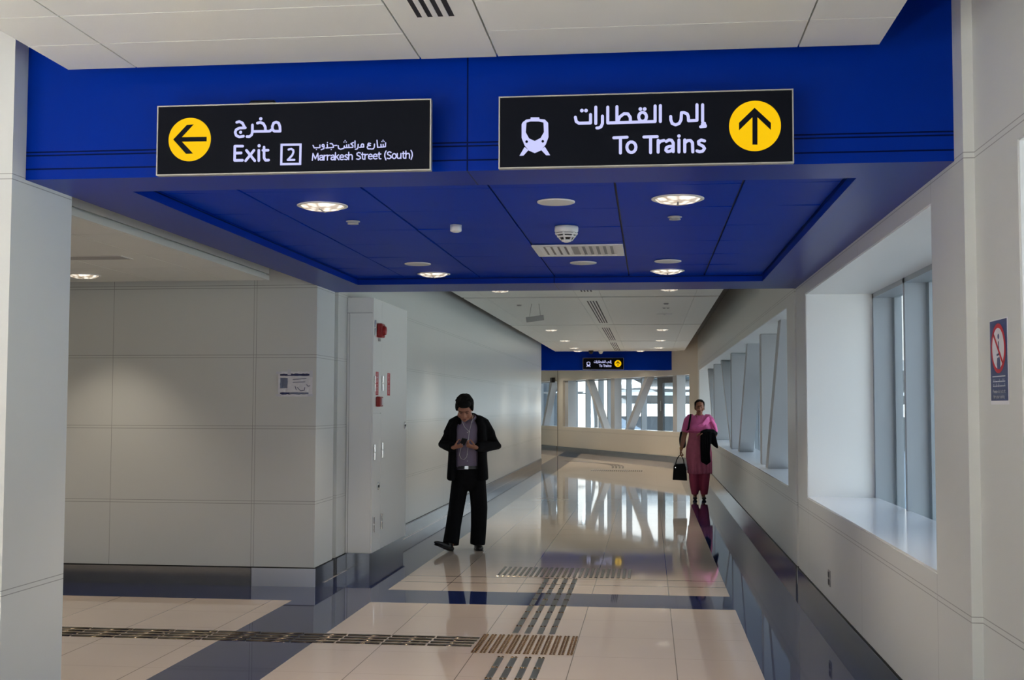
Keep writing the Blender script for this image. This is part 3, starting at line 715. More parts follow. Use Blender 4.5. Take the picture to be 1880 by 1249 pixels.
q = MB(); q.box(D_ + .05, D_ + .053, .19, .235, 1.60, 1.67); q.build('call_plate', M['labelink'], al)
for par, yy, n in ((d1, 0.17, 'alarm_label'), (d2, 0.70, 'hose_label')):
    w_ = 0.055 if par is d1 else 0.06
    q = MB(); q.box(D_ + .003, D_ + .005, yy - w_, yy + w_, 1.70, 1.93); lb = q.build(n, M['redlabel'], cb); lb['label'] = 'red label with white vertical lettering'
    q = MB()
    for j in range(15):
        zz = 1.715 + j * .0142
        if j == 7: continue
        for kk, ww in ((-.018, .012), (.016, .010)):
            q.box(D_ + .005, D_ + .006, yy + kk - ww, yy + kk + ww * random.uniform(.2, 1), zz, zz + .006)
    q.build('label_lettering', M['labelink'], lb)

# wall socket low on the right wall
ws = empty('wall_socket', (XR, 9.09, 0.333), 'small grey socket plate low on the right wall under the window', 'socket')
q = MB(); q.cbox(-0.008, 0, -0.045, 0.045, -0.06, 0.06, .003); q.build('plate', M['grey'], ws)
q = MB(); q.box(-0.011, -0.008, -0.028, 0.028, 0.008, 0.046); q.box(-0.011, -0.008, -0.028, 0.028, -0.046, -0.008); q.build('outlet', M['black'], ws)

# ------------------------------------------------------------------ ceiling fittings
def lens_mat():
    m = mat('lamp_lens', (0.8, 0.8, 0.78, 1), 0.15); nt = m.node_tree; b = nt.nodes['Principled BSDF']
    tc = nt.nodes.new('ShaderNodeTexCoord'); vo = nt.nodes.new('ShaderNodeTexVoronoi'); vo.inputs['Scale'].default_value = 22
    nt.links.new(tc.outputs['Object'], vo.inputs['Vector'])
    cr = nt.nodes.new('ShaderNodeValToRGB'); e = cr.color_ramp.elements
    e[0].position = 0.15; e[0].color = (0.95, 0.9, 0.78, 1); e[1].position = 0.6; e[1].color = (0.20, 0.14, 0.08, 1)
    nt.links.new(vo.outputs['Distance'], cr.inputs['Fac']); nt.links.new(cr.outputs['Color'], b.inputs['Emission Color'])
    b.inputs['Emission Strength'].default_value = 0.95
    return m
LENS = lens_mat()
def make_downlight():
    r = empty('downlight', (0, 0, 0), None, None)
    q = MB(); q.lathe([(0.142, 0.0), (0.142, -0.004), (0.134, -0.007), (0.122, -0.006), (0.120, -0.001)], n=40); q.build('bezel', M['white'], r, True)
    q = MB(); q.lathe([(0.121, -0.004), (0.10, -0.018), (0.06, -0.027), (0.001, -0.030)], n=40, cap1=True); q.build('lens', LENS, r, True)
    q = MB(); q.box(-0.005, 0.005, -0.06, 0.06, -0.0305, -0.026); q.build('lamp_holder', M['grey'], r)
    return r
DL = make_downlight(); first = [True]
lights_at = []
def downlight(x, y, z, label, group):
    if first[0]: o = DL; first[0] = False
    else: o = copy_tree(DL)
    o.location = (x, y, z); tag(o, label, 'ceiling light', group); lights_at.append((x, y, z)); return o
G1 = 'downlights in the blue ceiling'; G2 = 'downlights along the corridor ceiling'
downlight(-1.817, 6.47, CZ - .004, 'large round downlight in the blue ceiling below the Exit sign', G1)
downlight(0.157, 6.44, CZ - .004, 'large round warm downlight in the blue ceiling below the To Trains sign', G1)
downlight(-1.818, 9.95, CZ - .004, 'downlight at the rear left of the blue ceiling, just behind a white speaker disc', G1)
downlight(0.153, 9.90, CZ - .004, 'warm downlight at the rear of the blue ceiling, right of the air grille', G1)
rows = [(15.87, 'just beyond the blue portal'), (24.3, 'second along the corridor'), (28.3, 'third along the corridor'), (31.9, 'last but one before the far blue beam'), (33.7, 'closest to the far blue beam')]
for yy, s in rows:
    downlight(-1.99 if yy < 33 else -2.0, yy, 3.15, 'ceiling downlight on the left side, ' + s, G2)
    downlight(0.27 if yy < 33 else -0.24, yy, 3.15, 'ceiling downlight on the right side, ' + s, G2)
downlight(-4.78, 9.62, 2.70, 'downlight in the low side passage ceiling at far left', 'downlight of the side passage')
for yy in (3.2, -1.5):
    for xx in (-1.99, 0.27):
        pass

def make_disc():
    r = empty('ceiling_speaker', (0, 0, 0), None, None)
    q = MB(); q.lathe([(0.104, 0.0), (0.104, -0.005), (0.098, -0.008)], n=36); q.build('rim', M['white'], r, True)
    q = MB(); q.lathe([(0.098, -0.008), (0.05, -0.010), (0.001, -0.0105)], n=36, cap1=True); q.build('grille', mat('speaker_mesh', (0.60, 0.60, 0.58, 1), 0.6), r, True)
    return r
SP = make_disc()
for k, (x, y, s) in enumerate(((-0.504, 6.475, 'white round ceiling speaker above the smoke detector, nearest the signs'), (-1.814, 9.228, 'white round speaker in front of the rear left downlight'),
                  (-0.508, 9.278, 'white round speaker just behind the air grille'), (0.147, 9.234, 'white round speaker in front of the rear right downlight'))):
    o = SP if k == 0 else copy_tree(SP)
    o.location = (x, y, CZ - .003); tag(o, s, 'ceiling speaker', 'round speakers in the blue ceiling')
def make_sprinkler():
    r = empty('ceiling_sprinkler', (0, 0, 0), None, None)
    q = MB(); q.lathe([(0.042, 0.0), (0.042, -0.004), (0.03, -0.008), (0.03, -0.014)], n=24); q.build('escutcheon', M['grey'], r, True)
    q = MB(); q.lathe([(0.034, -0.014), (0.034, -0.018), (0.001, -0.019)], n=24, cap0=True, cap1=True); q.build('cover_plate', M['grey'], r, True)
    return r
SR = make_sprinkler()
for k, (x, y, z, s) in enumerate(((-1.788, 7.05, CZ - .003, 'small metal sprinkler cover behind the large left downlight'), (0.155, 7.07, CZ - .003, 'small metal sprinkler cover behind the large right downlight'),
                     (-1.985, 18.2, 3.15, 'small dark sprinkler on the corridor ceiling above the hanging plate'), (0.26, 18.1, 3.15, 'small dark sprinkler on the right of the corridor ceiling'))):
    o = SR if k == 0 else copy_tree(SR)
    o.location = (x, y, z); tag(o, s, 'sprinkler', 'ceiling sprinklers')
r = empty('smoke_detector', (-0.51, 7.39, CZ - .003), 'white slotted smoke detector hanging from the blue ceiling', 'smoke detector')
q = MB(); q.lathe([(0.072, 0), (0.075, -0.012), (0.074, -0.03), (0.066, -0.042)], n=32, cap0=True); q.build('base', M['white'], r, True)
q = MB(); q.lathe([(0.066, -0.042), (0.052, -0.062), (0.036, -0.082), (0.030, -0.086)], n=32); q.build('chamber', M['black'], r, True)
for a, c, d in ((0.066, 0.060, -0.050), (0.055, 0.048, -0.066)):
    q = MB(); q.lathe([(a + .004, d + .004), (a + .004, d), (c, d - .006), (c - .002, d)], n=32); q.build('louvre', M['white'], r, True)
q = MB()
for k in range(6):
    a = k * PI / 3 + .3; q.tube([(0.070 * math.cos(a), 0.070 * math.sin(a), -.04), (.034 * math.cos(a), .034 * math.sin(a), -.086)], .006, 6)
q.build('chamber_rib', M['white'], r)
q = MB(); q.lathe([(0.034, -0.084), (0.030, -0.094), (0.012, -0.10), (0.001, -0.101)], n=28, cap0=True); q.build('sensor_cap', M['white'], r, True)
r = empty('motion_sensor', (-1.188, 7.26, CZ - .003), 'short white cylinder sensor on the blue ceiling left of the smoke detector', 'sensor')
q = MB(); q.lathe([(0.036, 0), (0.036, -0.036), (0.033, -0.040)], n=28, cap0=True); q.build('body', M['white'], r, True)
q = MB(); q.lathe([(0.033, -0.040), (0.02, -0.046), (0.001, -0.048)], n=28, cap1=True); q.build('lens', M['white'], r, True)
# square air grille
r = empty('air_grille', (-0.495, 8.52, CZ - .004), 'rectangular white air grille set into the blue ceiling', 'air grille')
q = MB(); a, c = 0.317, 0.30
q.box(-a, a, -c, -c + .05, -.008, .0); q.box(-a, a, c - .05, c, -.008, .0); q.box(-a, -a + .05, -c + .05, c - .05, -.008, 0); q.box(a - .05, a, -c + .05, c - .05, -.008, 0); q.build('frame', M['white'], r)
q = MB(); q.box(-a + .05, a - .05, -c + .05, c - .05, -.001, .0); q.build('duct', mat('duct_grey', (.33, .33, .32, 1), .7), r)
for k in range(11):
    x = -.245 + k * .049; s = -1 if x < 0 else 1
    q = MB(); q.quad((x, -c + .05, -.002), (x + s * .030, -c + .05, -.0075), (x + s * .030, c - .05, -.0075), (x, c - .05, -.002)); q.build('slat', M['white'], r)
# slot diffusers down the middle of the ceilings
def slot(x0, x1, ya, yb, pa, pb, label):
    r = empty('ceiling_diffuser', ((x0 + x1) / 2, (ya + yb) / 2, 3.15), label, 'air diffuser', 'long slot diffusers in the ceiling')
    cx_ = (x0 + x1) / 2; cy_ = (ya + yb) / 2
    q = MB(); q.box(-1.008 - cx_, -0.669 - cx_, pa - cy_, pb - cy_, 0.0, 0.02); q.build('tray', M['ceiling'], r)
    n = 4; w_ = (x1 - x0) / (2 * n - 1)
    for k in range(n):
        a = x0 + 2 * k * w_ - cx_
        q = MB(); q.box(a, a + w_, ya - cy_, yb - cy_, -0.0015, 0.004); q.build('slot', M['blacksteel'], r)
    for k in range(n - 1):
        a = x0 + (2 * k + 1) * w_ - cx_
        q = MB(); q.box(a, a + w_, ya - cy_, yb - cy_, -0.004, 0.004); q.build('blade', M['white'], r)
    return r
slot(-.915, -.765, 3.2, 4.61, 2.9, 5.18, 'slot diffuser in the near white ceiling at the top of the view')
slot(-.915, -.765, 13.0, 16.15, 11.0, 16.9, 'slot diffuser just beyond the blue portal, nearest of the corridor row')
slot(-.915, -.765, 17.6, 22.3, 17.05, 22.78, 'second slot diffuser beyond the blue portal, between the hanging plate and the twin dark dots')
slot(-.93, -.78, 23.7, 28.2, 22.9, 28.6, 'third slot diffuser beyond the blue portal, next to the second pair of downlights')
slot(-.95, -.80, 29.3, 33.6, 28.7, 34.0, 'last slot diffuser, right in front of the far blue beam')
r = empty('ceiling_diffuser', (-4.6, 8.47, 2.70), 'dark air slot in the low side passage ceiling at far left', 'air diffuser')
q = MB(); q.box(-.75, .73, -.10, .10, -.004, .0); q.build('frame', M['white'], r)
q = MB(); q.box(-.735, .715, -.085, .085, -.0055, -.002); q.build('slot', M['grey'], r)
# hanging plate on two wires
r = empty('hanging_plate', (-1.72, 18.0, 2.92), 'small grey plate hanging on two wires under the corridor ceiling', 'hanging plate')
q = MB(); q.cbox(-.135, .135, -.012, .012, -.04, .04, .003); q.build('plate', M['grey'], r).rotation_euler = (0, -0.13, 0)
for s in (-1, 1):
    q = MB(); q.tube([(s * .085, 0, .035), (s * .055, .02, .23)], .0022, 6); q.build('wire', M['black'], r)
# small devices on the right of the corridor ceiling
r = empty('ceiling_sensor', (0.27, 18.9, 3.15), 'ceiling plate with two dark dots beyond the right sprinkler', 'sensor')
q = MB(); q.cbox(-.06, .06, -.06, .06, -.008, 0, .003); q.build('plate', M['white'], r)
for s in (-.03, .03):
    q = MB(); q.lathe([(.02, -.008), (.02, -.012), (.001, -.013)], (s, 0, 0), 14, cap1=True); q.build('eye', M['black'], r)
r = empty('ceiling_disc', (0.26, 20.2, 3.15), 'flat white disc on the right of the corridor ceiling', 'ceiling disc')
q = MB(); q.lathe([(.13, 0), (.13, -.006), (.12, -.01), (.001, -.011)], n=30, cap1=True); q.build('disc', M['white'], r, True)
q = MB(); q.lathe([(.02, -.011), (.018, -.022), (.001, -.024)], n=12, cap1=True); q.build('boss', M['white'], r, True)
# cameras at the far end
def dome(name, loc, label, m):
    r = empty(name, loc, label, 'camera')
    q = MB(); q.lathe([(.07, 0), (.07, -.03), (.065, -.04)], n=20, cap0=True); q.build('housing', M['white'] if m is M['white'] else M['black'], r, True)
    q = MB(); q.lathe([(.06, -.04), (.05, -.075), (.03, -.095), (.001, -.10)], n=20); q.build('dome_cover', m, r, True)
dome('dome_camera', (-1.34, 33.4, 3.15), 'white dome camera on the ceiling above the far To Trains sign', M['white'])
dome('black_dome_camera', (-1.62, 33.5, 3.15), 'black dome camera on the ceiling left of the white dome', M['black'])
r = empty('wall_camera', (0, 0, 0), 'small black wall camera beside the far window joint', 'camera')
q = MB(); q.cbox(10.60, 10.78, -.14, -.02, 2.42, 2.60, .01); q.build('body', M['black'], r)
q = MB(); q.box(10.66, 10.72, -.02, 0, 2.46, 2.56); q.build('mount', M['black'], r)
r.matrix_world = FM

# ------------------------------------------------------------------ tactile guidance on the floor
def bar(mb, x0, x1, y0, y1, h=0.005):
    c = 0.003
    mb.add([(x0, y0, 0), (x1, y0, 0), (x1, y1, 0), (x0, y1, 0), (x0 + c, y0 + c, h), (x1 - c, y0 + c, h), (x1 - c, y1 - c, h), (x0 + c, y1 - c, h)],
           [(4, 5, 6, 7), (0, 1, 5, 4), (1, 2, 6, 5), (2, 3, 7, 6), (3, 0, 4, 7)])
TG = 'steel tactile paving fields'
def field(name, label, cx_, cy_): return empty(name, (cx_, cy_, 0), label, 'tactile paving', TG)
def studs(mb, x, y, ends, horiz):
    for e in ends:
        for s in (-.012, .012):
            p = (e, y + s) if horiz else (x + s, e)
            mb.lathe([(.007, .0), (.006, .004), (.003, .0065), (.0005, .007)], (p[0], p[1], 0.0045), 8)
one = MB(); one.lathe([(.010, 0), (.009, .004), (.005, .007), (.0005, .008)], (0, 0, 0), 10); one = one.mesh('stud'); one.materials.append(M['bronze'])
for p in one.polygons: p.use_smooth = True
# row to the side passage
r = field('tactile_guide_row', 'row of steel bars leading into the side passage across the cream floor', -4.0, 8.07)
for j in range(18):
    for i in range(4):
        y0 = 8.215 - i * .088; x1 = -1.165 - j * .312 - i * .005; x0 = x1 - .296
        q = MB(); q.prism([(y0 - 8.07 + .027 * math.cos(PI * k / 14), .0075 * math.sin(PI * k / 14)) for k in range(15)], 0, x0 + 4.0, x1 + 4.0)
        o = q.build('bar', M['darksteel'], r)
        for p in o.data.polygons: p.use_smooth = len(p.vertices) == 4
# rows away from and towards the viewer
XS4 = (-.944, -.858, -.769, -.684)
def col_rows(name, label, ya, yb, step=.215):
    r = field(name, label, -.81, (ya + yb) / 2)
    y = ya
    while y < yb - .1:
        e = min(y + step - .05, yb)
        for x in XS4:
            q = MB(); bar(q, x - .021 + .81, x + .021 + .81, y - (ya + yb) / 2, e - (ya + yb) / 2)
            q.build('bar', M['bar_steel'], r)
            if e + .04 < yb:
                for s in (-.012, .012):
                    o = bpy.data.objects.new('stud', one); COL.objects.link(o); o.parent = r; o.location = (x + .81 + s, e + .025 - (ya + yb) / 2, 0)
        y += step
    return r
col_rows('tactile_guide_row', 'four lines of steel bars running towards the viewer from the stud block', 6.15, 7.66, .30)
col_rows('tactile_guide_row', 'four lines of steel bars crossing the navy band up to the cross bars', 8.42, 11.12, .30)
# stud block
r = field('tactile_stud_block', 'square block of steel warning studs in front of the navy band', -.827, 8.03)
spots = sorted(((7.745 - 8.03 + j * .0425, -1.135 + i * .0565 + .827 + s) for i in range(12) for j in range(15) for s in (-.011, .011)))
for y, x in spots[:96]:                       # the nearest studs one by one, the rest as one mass
    o = bpy.data.objects.new('stud', one); COL.objects.link(o); o.parent = r; o.location = (x, y, 0)
q = MB()
for y, x in spots[96:]: q.lathe([(.010, 0), (.009, .004), (.005, .007), (.0005, .008)], (x, y, 0), 8)
tag(q.build('stud', M['bronze'], r, True), kind='stuff')
# cross bars
r = field('tactile_cross_bars', 'wide field of short parallel steel bars beyond the thin floor joints', -.81, 11.52)
for i in range(25):
    x = -1.42 + i * .0512 + .81
    q = MB(); bar(q, x - .0145, x + .0145, 11.20 - 11.52, 11.84 - 11.52, .004); q.build('bar', M['darksteel'], r)
# far field and its curved rows
r = field('tactile_cross_bars', 'distant field of short bars across the corridor near its bend', -.81, 29.7)
for i in range(25):
    x = -1.42 + i * .0512 + .81
    q = MB(); bar(q, x - .0145, x + .0145, -.24, .22, .006); q.build('bar', M['darksteel'], r)
r = field('tactile_guide_row', 'distant bars curving left round the bend of the corridor', -1.2, 32)
for x in XS4:
    q = MB(); pts = [(x, 31.0), (x, 31.6), (x - .05, 32.2), (x - .2, 32.8), (x - .5, 33.4), (x - .95, 34.0), (x - 1.6, 34.8)]
    for a, c in zip(pts, pts[1:]):
        d = Vector((c[0] - a[0], c[1] - a[1])); d.normalize(); n_ = Vector((-d.y, d.x)) * .021
        q.add([(a[0] + 1.2 + n_.x, a[1] - 32 + n_.y, .005), (a[0] + 1.2 - n_.x, a[1] - 32 - n_.y, .005), (c[0] + 1.2 - n_.x, c[1] - 32 - n_.y, .005), (c[0] + 1.2 + n_.x, c[1] - 32 + n_.y, .005)], [(0, 1, 2, 3)])
    q.build('bar', M['darksteel'], r)

# ------------------------------------------------------------------ what stands outdoors behind the far glazing
bd = empty('station_building', (0, 72, 0), 'pale station building with white parapet and louvres seen through the far windows', 'building')
def bb(name, z0, z1, y0, m, x0=-1.9, x1=24): q = MB(); q.box(x0, x1, y0, y0 + 3, z0, z1); return q.build(name, m, bd)
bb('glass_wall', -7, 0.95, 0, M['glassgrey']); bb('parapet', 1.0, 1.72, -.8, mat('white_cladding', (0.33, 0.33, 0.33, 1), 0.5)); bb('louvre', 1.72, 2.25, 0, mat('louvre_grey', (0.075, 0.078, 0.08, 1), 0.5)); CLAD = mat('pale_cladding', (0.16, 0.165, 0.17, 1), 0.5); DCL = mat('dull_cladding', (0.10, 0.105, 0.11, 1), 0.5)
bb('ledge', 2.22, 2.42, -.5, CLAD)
bb('dark_band', 2.42, 2.58, .2, DCL)  # dark recessed band of dull cladding
q = MB(); q.tube([(-1.9, .6, 2.85), (24, .6, 2.85)], .34, 20, ref=(0, 1, 0)); q.build('roof_tube', CLAD, bd, True)
wn = bb('clerestory', 3.1, 3.7, .6, mat('clerestory_blue', (0.03, 0.075, 0.12, 1), 0.3)); bb('roof', 3.7, 4.3, -.4, DCL)
for k in range(32):
    q = MB(); q.box(-1.9 + k * .8, -1.82 + k * .8, .5, .6, 3.1, 3.7); q.build('clerestory_bar', CLAD, wn)
cf = empty('canopy_frame', (0, 56, 0), 'curved grey canopy frame with cross rails seen through the far windows, left half', 'canopy')
for k, x in enumerate((-6.4, -5.2, -3.9, -2.6)):
    q = MB(); q.tube([(x, 0, -7), (x + .05, 0, -2), (x + .05, 0, 1), (x - .1, 0, 2.4), (x - .5, .3, 4.2), (x - 1.3, .8, 6)], (.16, .22), 12); q.build('rib', DCL, cf, True)
for z in (-.1, 2.2, 4.0):
    q = MB(); q.tube([(-8, .1, z), (-2.4, .1, z)], .06, 8); q.build('rail', DCL, cf)
q = MB(); q.box(-8, -4.3, .5, .55, -7, 3.6); q.build('pane', M['glassgrey'], cf)
# ------------------------------------------------------------------ people
def merge(a, b, Mx):
    a.add([Mx @ Vector(p) for p in b.v], b.f)
def head(mb, base, tilt, turn=0, s=1.0):
    """skull, jaw, brow, nose, lips and ears; local -y is the face, z up, origin where the skull meets the neck"""
    h = MB()
    h.ell((0, 0.004, 0.140), (0.076, 0.094, 0.098), 20); h.ell((0, -0.022, 0.088), (0.066, 0.072, 0.075), 18)
    h.ell((0, -0.045, 0.048), (0.050, 0.050, 0.045), 16); h.ell((0, -0.080, 0.030), (0.022, 0.018, 0.018), 12)
    h.tube([(0, -0.084, 0.132), (0, -0.095, 0.108), (0, -0.104, 0.086)], [.009, .011, .014], 10, dome=True)
    h.ell((-.014, -.094, .080), (.012, .012, .010), 10); h.ell((.014, -.094, .080), (.012, .012, .010), 10)
    h.ell((0, -0.084, 0.150), (0.056, 0.016, 0.012), 12)
    for k in (-1, 1):
        h.ell((k * .076, .008, .105), (.010, .020, .031), 10); h.ell((k * .042, -.060, .080), (.030, .026, .034), 12)
    h.ell((0, -0.090, 0.052), (0.026, 0.010, 0.006), 10); h.ell((0, -0.088, 0.043), (0.022, 0.010, 0.007), 10)
    Mx = Matrix.Translation(base) @ Euler((tilt, 0, turn)).to_matrix().to_4x4() @ Matrix.Scale(s, 4)
    merge(mb, h, Mx); return Mx
def face_parts(par, Mx, skin_dark, lipm, browm):
    for k in (-1, 1):
        q = MB(); q2 = MB(); q2.ell((k * .031, -.084, .118), (.012, .007, .0042), 12); merge(q, q2, Mx); e = q.build('eye', M['eyewhite'], par, True)
        q = MB(); q2 = MB(); q2.ell((k * .031, -.0888, .1155), (.0088, .0032, .0024), 10); merge(q, q2, Mx); q.build('iris', M['black'], e, True)
        q = MB(); q2 = MB(); q2.tube([(k * .012, -.101, .139), (k * .03, -.097, .145), (k * .05, -.082, .139)], [.002, .0032, .0014], 6); merge(q, q2, Mx); q.build('eyebrow', browm, par, True)
    q = MB(); q2 = MB(); q2.ell((0, -.0975, .0475), (.022, .005, .0065), 12); merge(q, q2, Mx); q.build('lips', lipm, par, True)
def hand(mb, W, d, n, t, curl=(35, 40, 30), s=1.0, spread=.004):
    W = Vector(W); d = Vector(d).normalized(); n = Vector(n); n = (n - d * n.dot(d)).normalized(); t = Vector(t); t = (t - d * t.dot(d) - n * t.dot(n)).normalized()
    mb.tube([W - d * .02 * s, W, W + d * .03 * s, W + d * .07 * s, W + d * .088 * s], [(.026 * s, .019 * s), (.027 * s, .019 * s), (.036 * s, .017 * s), (.040 * s, .015 * s), (.036 * s, .012 * s)], 12, ref=t, dome=True)
    for k, L in enumerate((.072, .082, .077, .060)):
        p = W + d * (.084 - .004 * abs(k - 1)) * s + t * (.0285 - k * .019) * s
        a = 0; pts = [p - d * .012 * s, p]; L *= s
        for c, fr in zip(curl, (.45, .31, .24)):
            a += math.radians(c + k * 3)
            dd = d * math.cos(a) + n * math.sin(a) + t * (.05 - k * .035)
            pts.append(pts[-1] + dd.normalized() * L * fr)
        mb.tube(pts, [.0092 * s, .0092 * s, .0085 * s, .0078 * s, .0066 * s], 8, ref=t, dome=True)
    p = W + d * .018 * s + t * .026 * s
    mb.tube([p - t * .012 * s, p + (d * .6 + t * .7 + n * .25) * .026 * s, p + (d * .75 + t * .62 + n * .4) * .052 * s, p + (d * .95 + t * .42 + n * .7) * .072 * s], [.013 * s, .0115 * s, .0095 * s, .0078 * s], 8, ref=n, dome=True)

M['skin_m'] = mat('skin_tan', srgb(176, 122, 98), 0.5, noise=(30, .06))
M['skin_w'] = mat('skin_brown', srgb(150, 98, 74), 0.5, noise=(30, .06))
M['eyewhite'] = mat('eye_white', srgb(128, 84, 66), .6)
M['hair'] = mat('black_hair', (.005, .0045, .004, 1), .7, spec=.2, bump=(160, .5))
M['jacket'] = mat('black_jacket', (.006, .006, .007, 1), .9, spec=.15, bump=(22, .35))
M['trouser'] = mat('black_trouser', (.005, .005, .006, 1), .9, spec=.15, bump=(16, .35))
M['shirt'] = mat('mauve_shirt', srgb(128, 116, 138), .75, bump=(18, .4))
M['shoe'] = mat('black_leather', (.012, .011, .010, 1), .3)
M['leather'] = mat('black_bag_leather', (.006, .006, .006, 1), .65, spec=.12)
M['pink'] = mat('pink_cotton', srgb(178, 92, 116), .85, noise=(14, .22), bump=(14, .5))
M['bodice'] = mat('plain_pink_cotton', srgb(206, 94, 148), .8, bump=(12, .5))
M['pinkdark'] = mat('deep_pink_cotton', srgb(160, 58, 86), .85, bump=(14, .5))
M['scarf'] = mat('bright_pink_scarf', srgb(238, 112, 176), .7, bump=(10, .4))
M['coat'] = mat('black_wool', (.004, .004, .005, 1), .95, spec=.1, bump=(20, .4))
M['gold'] = mat('gold', (.8, .5, .16, 1), .25, metal=1)

# ---- the man looking down at his phone
MP = Matrix.Translation((-2.005, 13.24, 0)) @ Matrix.Rotation(math.radians(8.4), 4, 'Z')
b = MB()
HM = head(b, (-.040, -.040, 1.462), math.radians(36), math.radians(-6), 1.12)
b.tube([(0, .03, 1.38), (-.012, .0, 1.45), (-.028, -.03, 1.515)], [(.066, .066), (.058, .060), (.055, .058)], 14)
b.tube([(0, .01, .86), (0, 0, 1.0), (0, 0, 1.2), (0, .01, 1.36), (0, .02, 1.44)], [(.12, .085), (.115, .085), (.13, .09), (.15, .08), (.07, .06)], 18, dome=True)
AL = [(-.17, .01, 1.40), (-.285, .03, 1.16), (-.165, -.255, 1.140)]; AR = [(.16, .01, 1.40), (.305, .03, 1.15), (.072, -.255, 1.140)]
for A in (AL, AR):
    b.tube([A[0], tuple((Vector(A[0]) + Vector(A[1])) / 2), A[1], tuple((Vector(A[1]) * .6 + Vector(A[2]) * .4)), A[2]], [.042, .040, .036, .034, .025], 12, ref=(0, 0, 1), dome=True)
hand(b, (-.160, -.262, 1.140), (.84, -.34, .22), (.15, .35, .9), (-.1, -.9, .3), (48, 52, 40)); hand(b, (.068, -.262, 1.140), (-.84, -.34, .22), (-.15, .35, .9), (.1, -.9, .3), (50, 55, 40))
for s, K in ((-1, [(-.085, .0, .86), (-.125, -.045, .48), (-.190, -.165, .10)]), (1, [(.085, .0, .86), (.108, -.02, .48), (.100, .02, .09)])):
    b.tube(K, [(.075, .075), (.055, .058), (.040, .042)], 14, dome=True)
    e = Vector(K[-1]); tp = Vector((-.13, -.13, .03)) if s < 0 else Vector((.02, -.17, -.03))
    b.tube([e, e + Vector((0, -.01, -.05)), e + Vector((0, -.01, -.05)) + tp * .8], [.035, .03, .022], 10, dome=True)
man = b.blob('person', M['skin_m'], None, .0065, 2)
tag(man, 'man in black jacket and mauve shirt walking while looking down at his phone', 'person')
face_parts(man, HM, None, mat('lips_m', srgb(120, 66, 58), .5), M['hair'])
h = MB(); h.ell((0, .022, .160), (.093, .098, .096), 20); h.ell((0, .048, .110), (.086, .068, .090), 16); h.ell((0, -.052, .206), (.074, .046, .040), 14)
rnd = random.Random(5)
for k in range(80):
    a = rnd.uniform(0, 2 * PI); ph = rnd.uniform(0, 1.15)
    h.ell((.088 * math.sin(ph) * math.cos(a), .014 + .094 * math.sin(ph) * math.sin(a), .162 + .092 * math.cos(ph)), (.014, .019, .013), 8, (rnd.uniform(-1, 1), rnd.uniform(-1, 1), rnd.uniform(-3, 3)))
for k in (-1, 1): h.ell((k * .080, -.020, .150), (.014, .036, .050), 8)
q = MB(); merge(q, h, HM); q.blob('hair', M['hair'], man, .008, 1)
# shirt, collar, buttons
q = MB(); q.tube([(-.020, -.012, .90), (-.024, -.022, 1.0), (-.026, -.022, 1.12), (-.024, -.014, 1.28), (-.018, .0, 1.38), (-.012, .015, 1.445)], [(.150, .115), (.148, .112), (.146, .112), (.146, .108), (.128, .088), (.078, .066)], 24)
sh = q.blob('shirt', M['shirt'], man, .009, 3)
q = MB()
for k, pts in ((-1, [(-.072, .035, 1.478), (-.082, -.035, 1.462), (-.035, -.093, 1.410)]), (1, [(.062, .035, 1.478), (.072, -.030, 1.462), (.020, -.095, 1.410)])): q.tube(pts, [(.010, .024), (.010, .026), (.006, .016)], 8, ref=(1, 0, 0), dome=True)
q.build('collar', M['shirt'], sh, True)
for z in (1.30, 1.215, 1.06, .985):
    q = MB(); q.ell((-.018, -.131 + (.012 if z > 1.25 else 0), z), (.006, .004, .006), 8); q.build('button', M['white'], sh, True)
# jacket, open down the front
q = MB()
for s, c in ((-1, -.178), (1, .140)):
    q.tube([(c * .80, .012, 1.445), (c * 1.0, .0, 1.36), (c * 1.02, -.02, 1.2), (c * 1.04, -.028, 1.02), (c * 1.06, -.024, .90), (c * 1.10, -.012, .775)], [(.040, .080), (.048, .104), (.046, .112), (.048, .118), (.052, .124), (.052, .128)] if s < 0 else [(.050, .080), (.058, .104), (.056, .112), (.058, .118), (.064, .124), (.066, .128)], 18)
q.tube([(0, .055, 1.46), (0, .06, 1.36), (0, .055, 1.2), (0, .055, 1.0), (0, .06, .79)], [(.12, .045), (.185, .058), (.185, .06), (.185, .06), (.195, .06)], 20)
for A in (AL, AR):
    S, E, W = [Vector(p) for p in A]
    q.tube([S + Vector((-.05 if S.x > 0 else .05, .01, .040)), S + Vector((0, 0, .006)), S * .5 + E * .5, E, E * .55 + W * .45, E * .12 + W * .88], [.054, .066, .068, .066, .060, .050], 14, ref=(0, 0, 1), dome=True)
q.tube([(-.105, -.075, 1.40), (-.100, -.01, 1.465), (-.06, .055, 1.492), (0, .07, 1.50), (.06, .055, 1.492), (.095, -.01, 1.465), (.098, -.075, 1.40)], [.018, .022, .024, .025, .024, .022, .018], 10, ref=(0, 0, 1), dome=True)
jk = q.blob('jacket', M['jacket'], man, .010, 3)
for s in (-1, 1):
    q = MB(); x = -.132 if s < 0 else .086; q.tube([(x + .012 * s, -.100, 1.37), (x, -.128, 1.15), (x + .003 * s, -.132, .85)], .003, 6); q.build('zip_edge', M['jacket'], jk)
q = MB(); q.tube([(-.006, -.004, .895), (-.006, -.004, .930)], [(.168, .131), (.167, .130)], 28, caps=False); bl = q.build('belt', M['shoe'], man, True)
q = MB(); q.cbox(-.050, -.004, -.148, -.134, .893, .934, .003); q.build('buckle', M['steel'], bl)
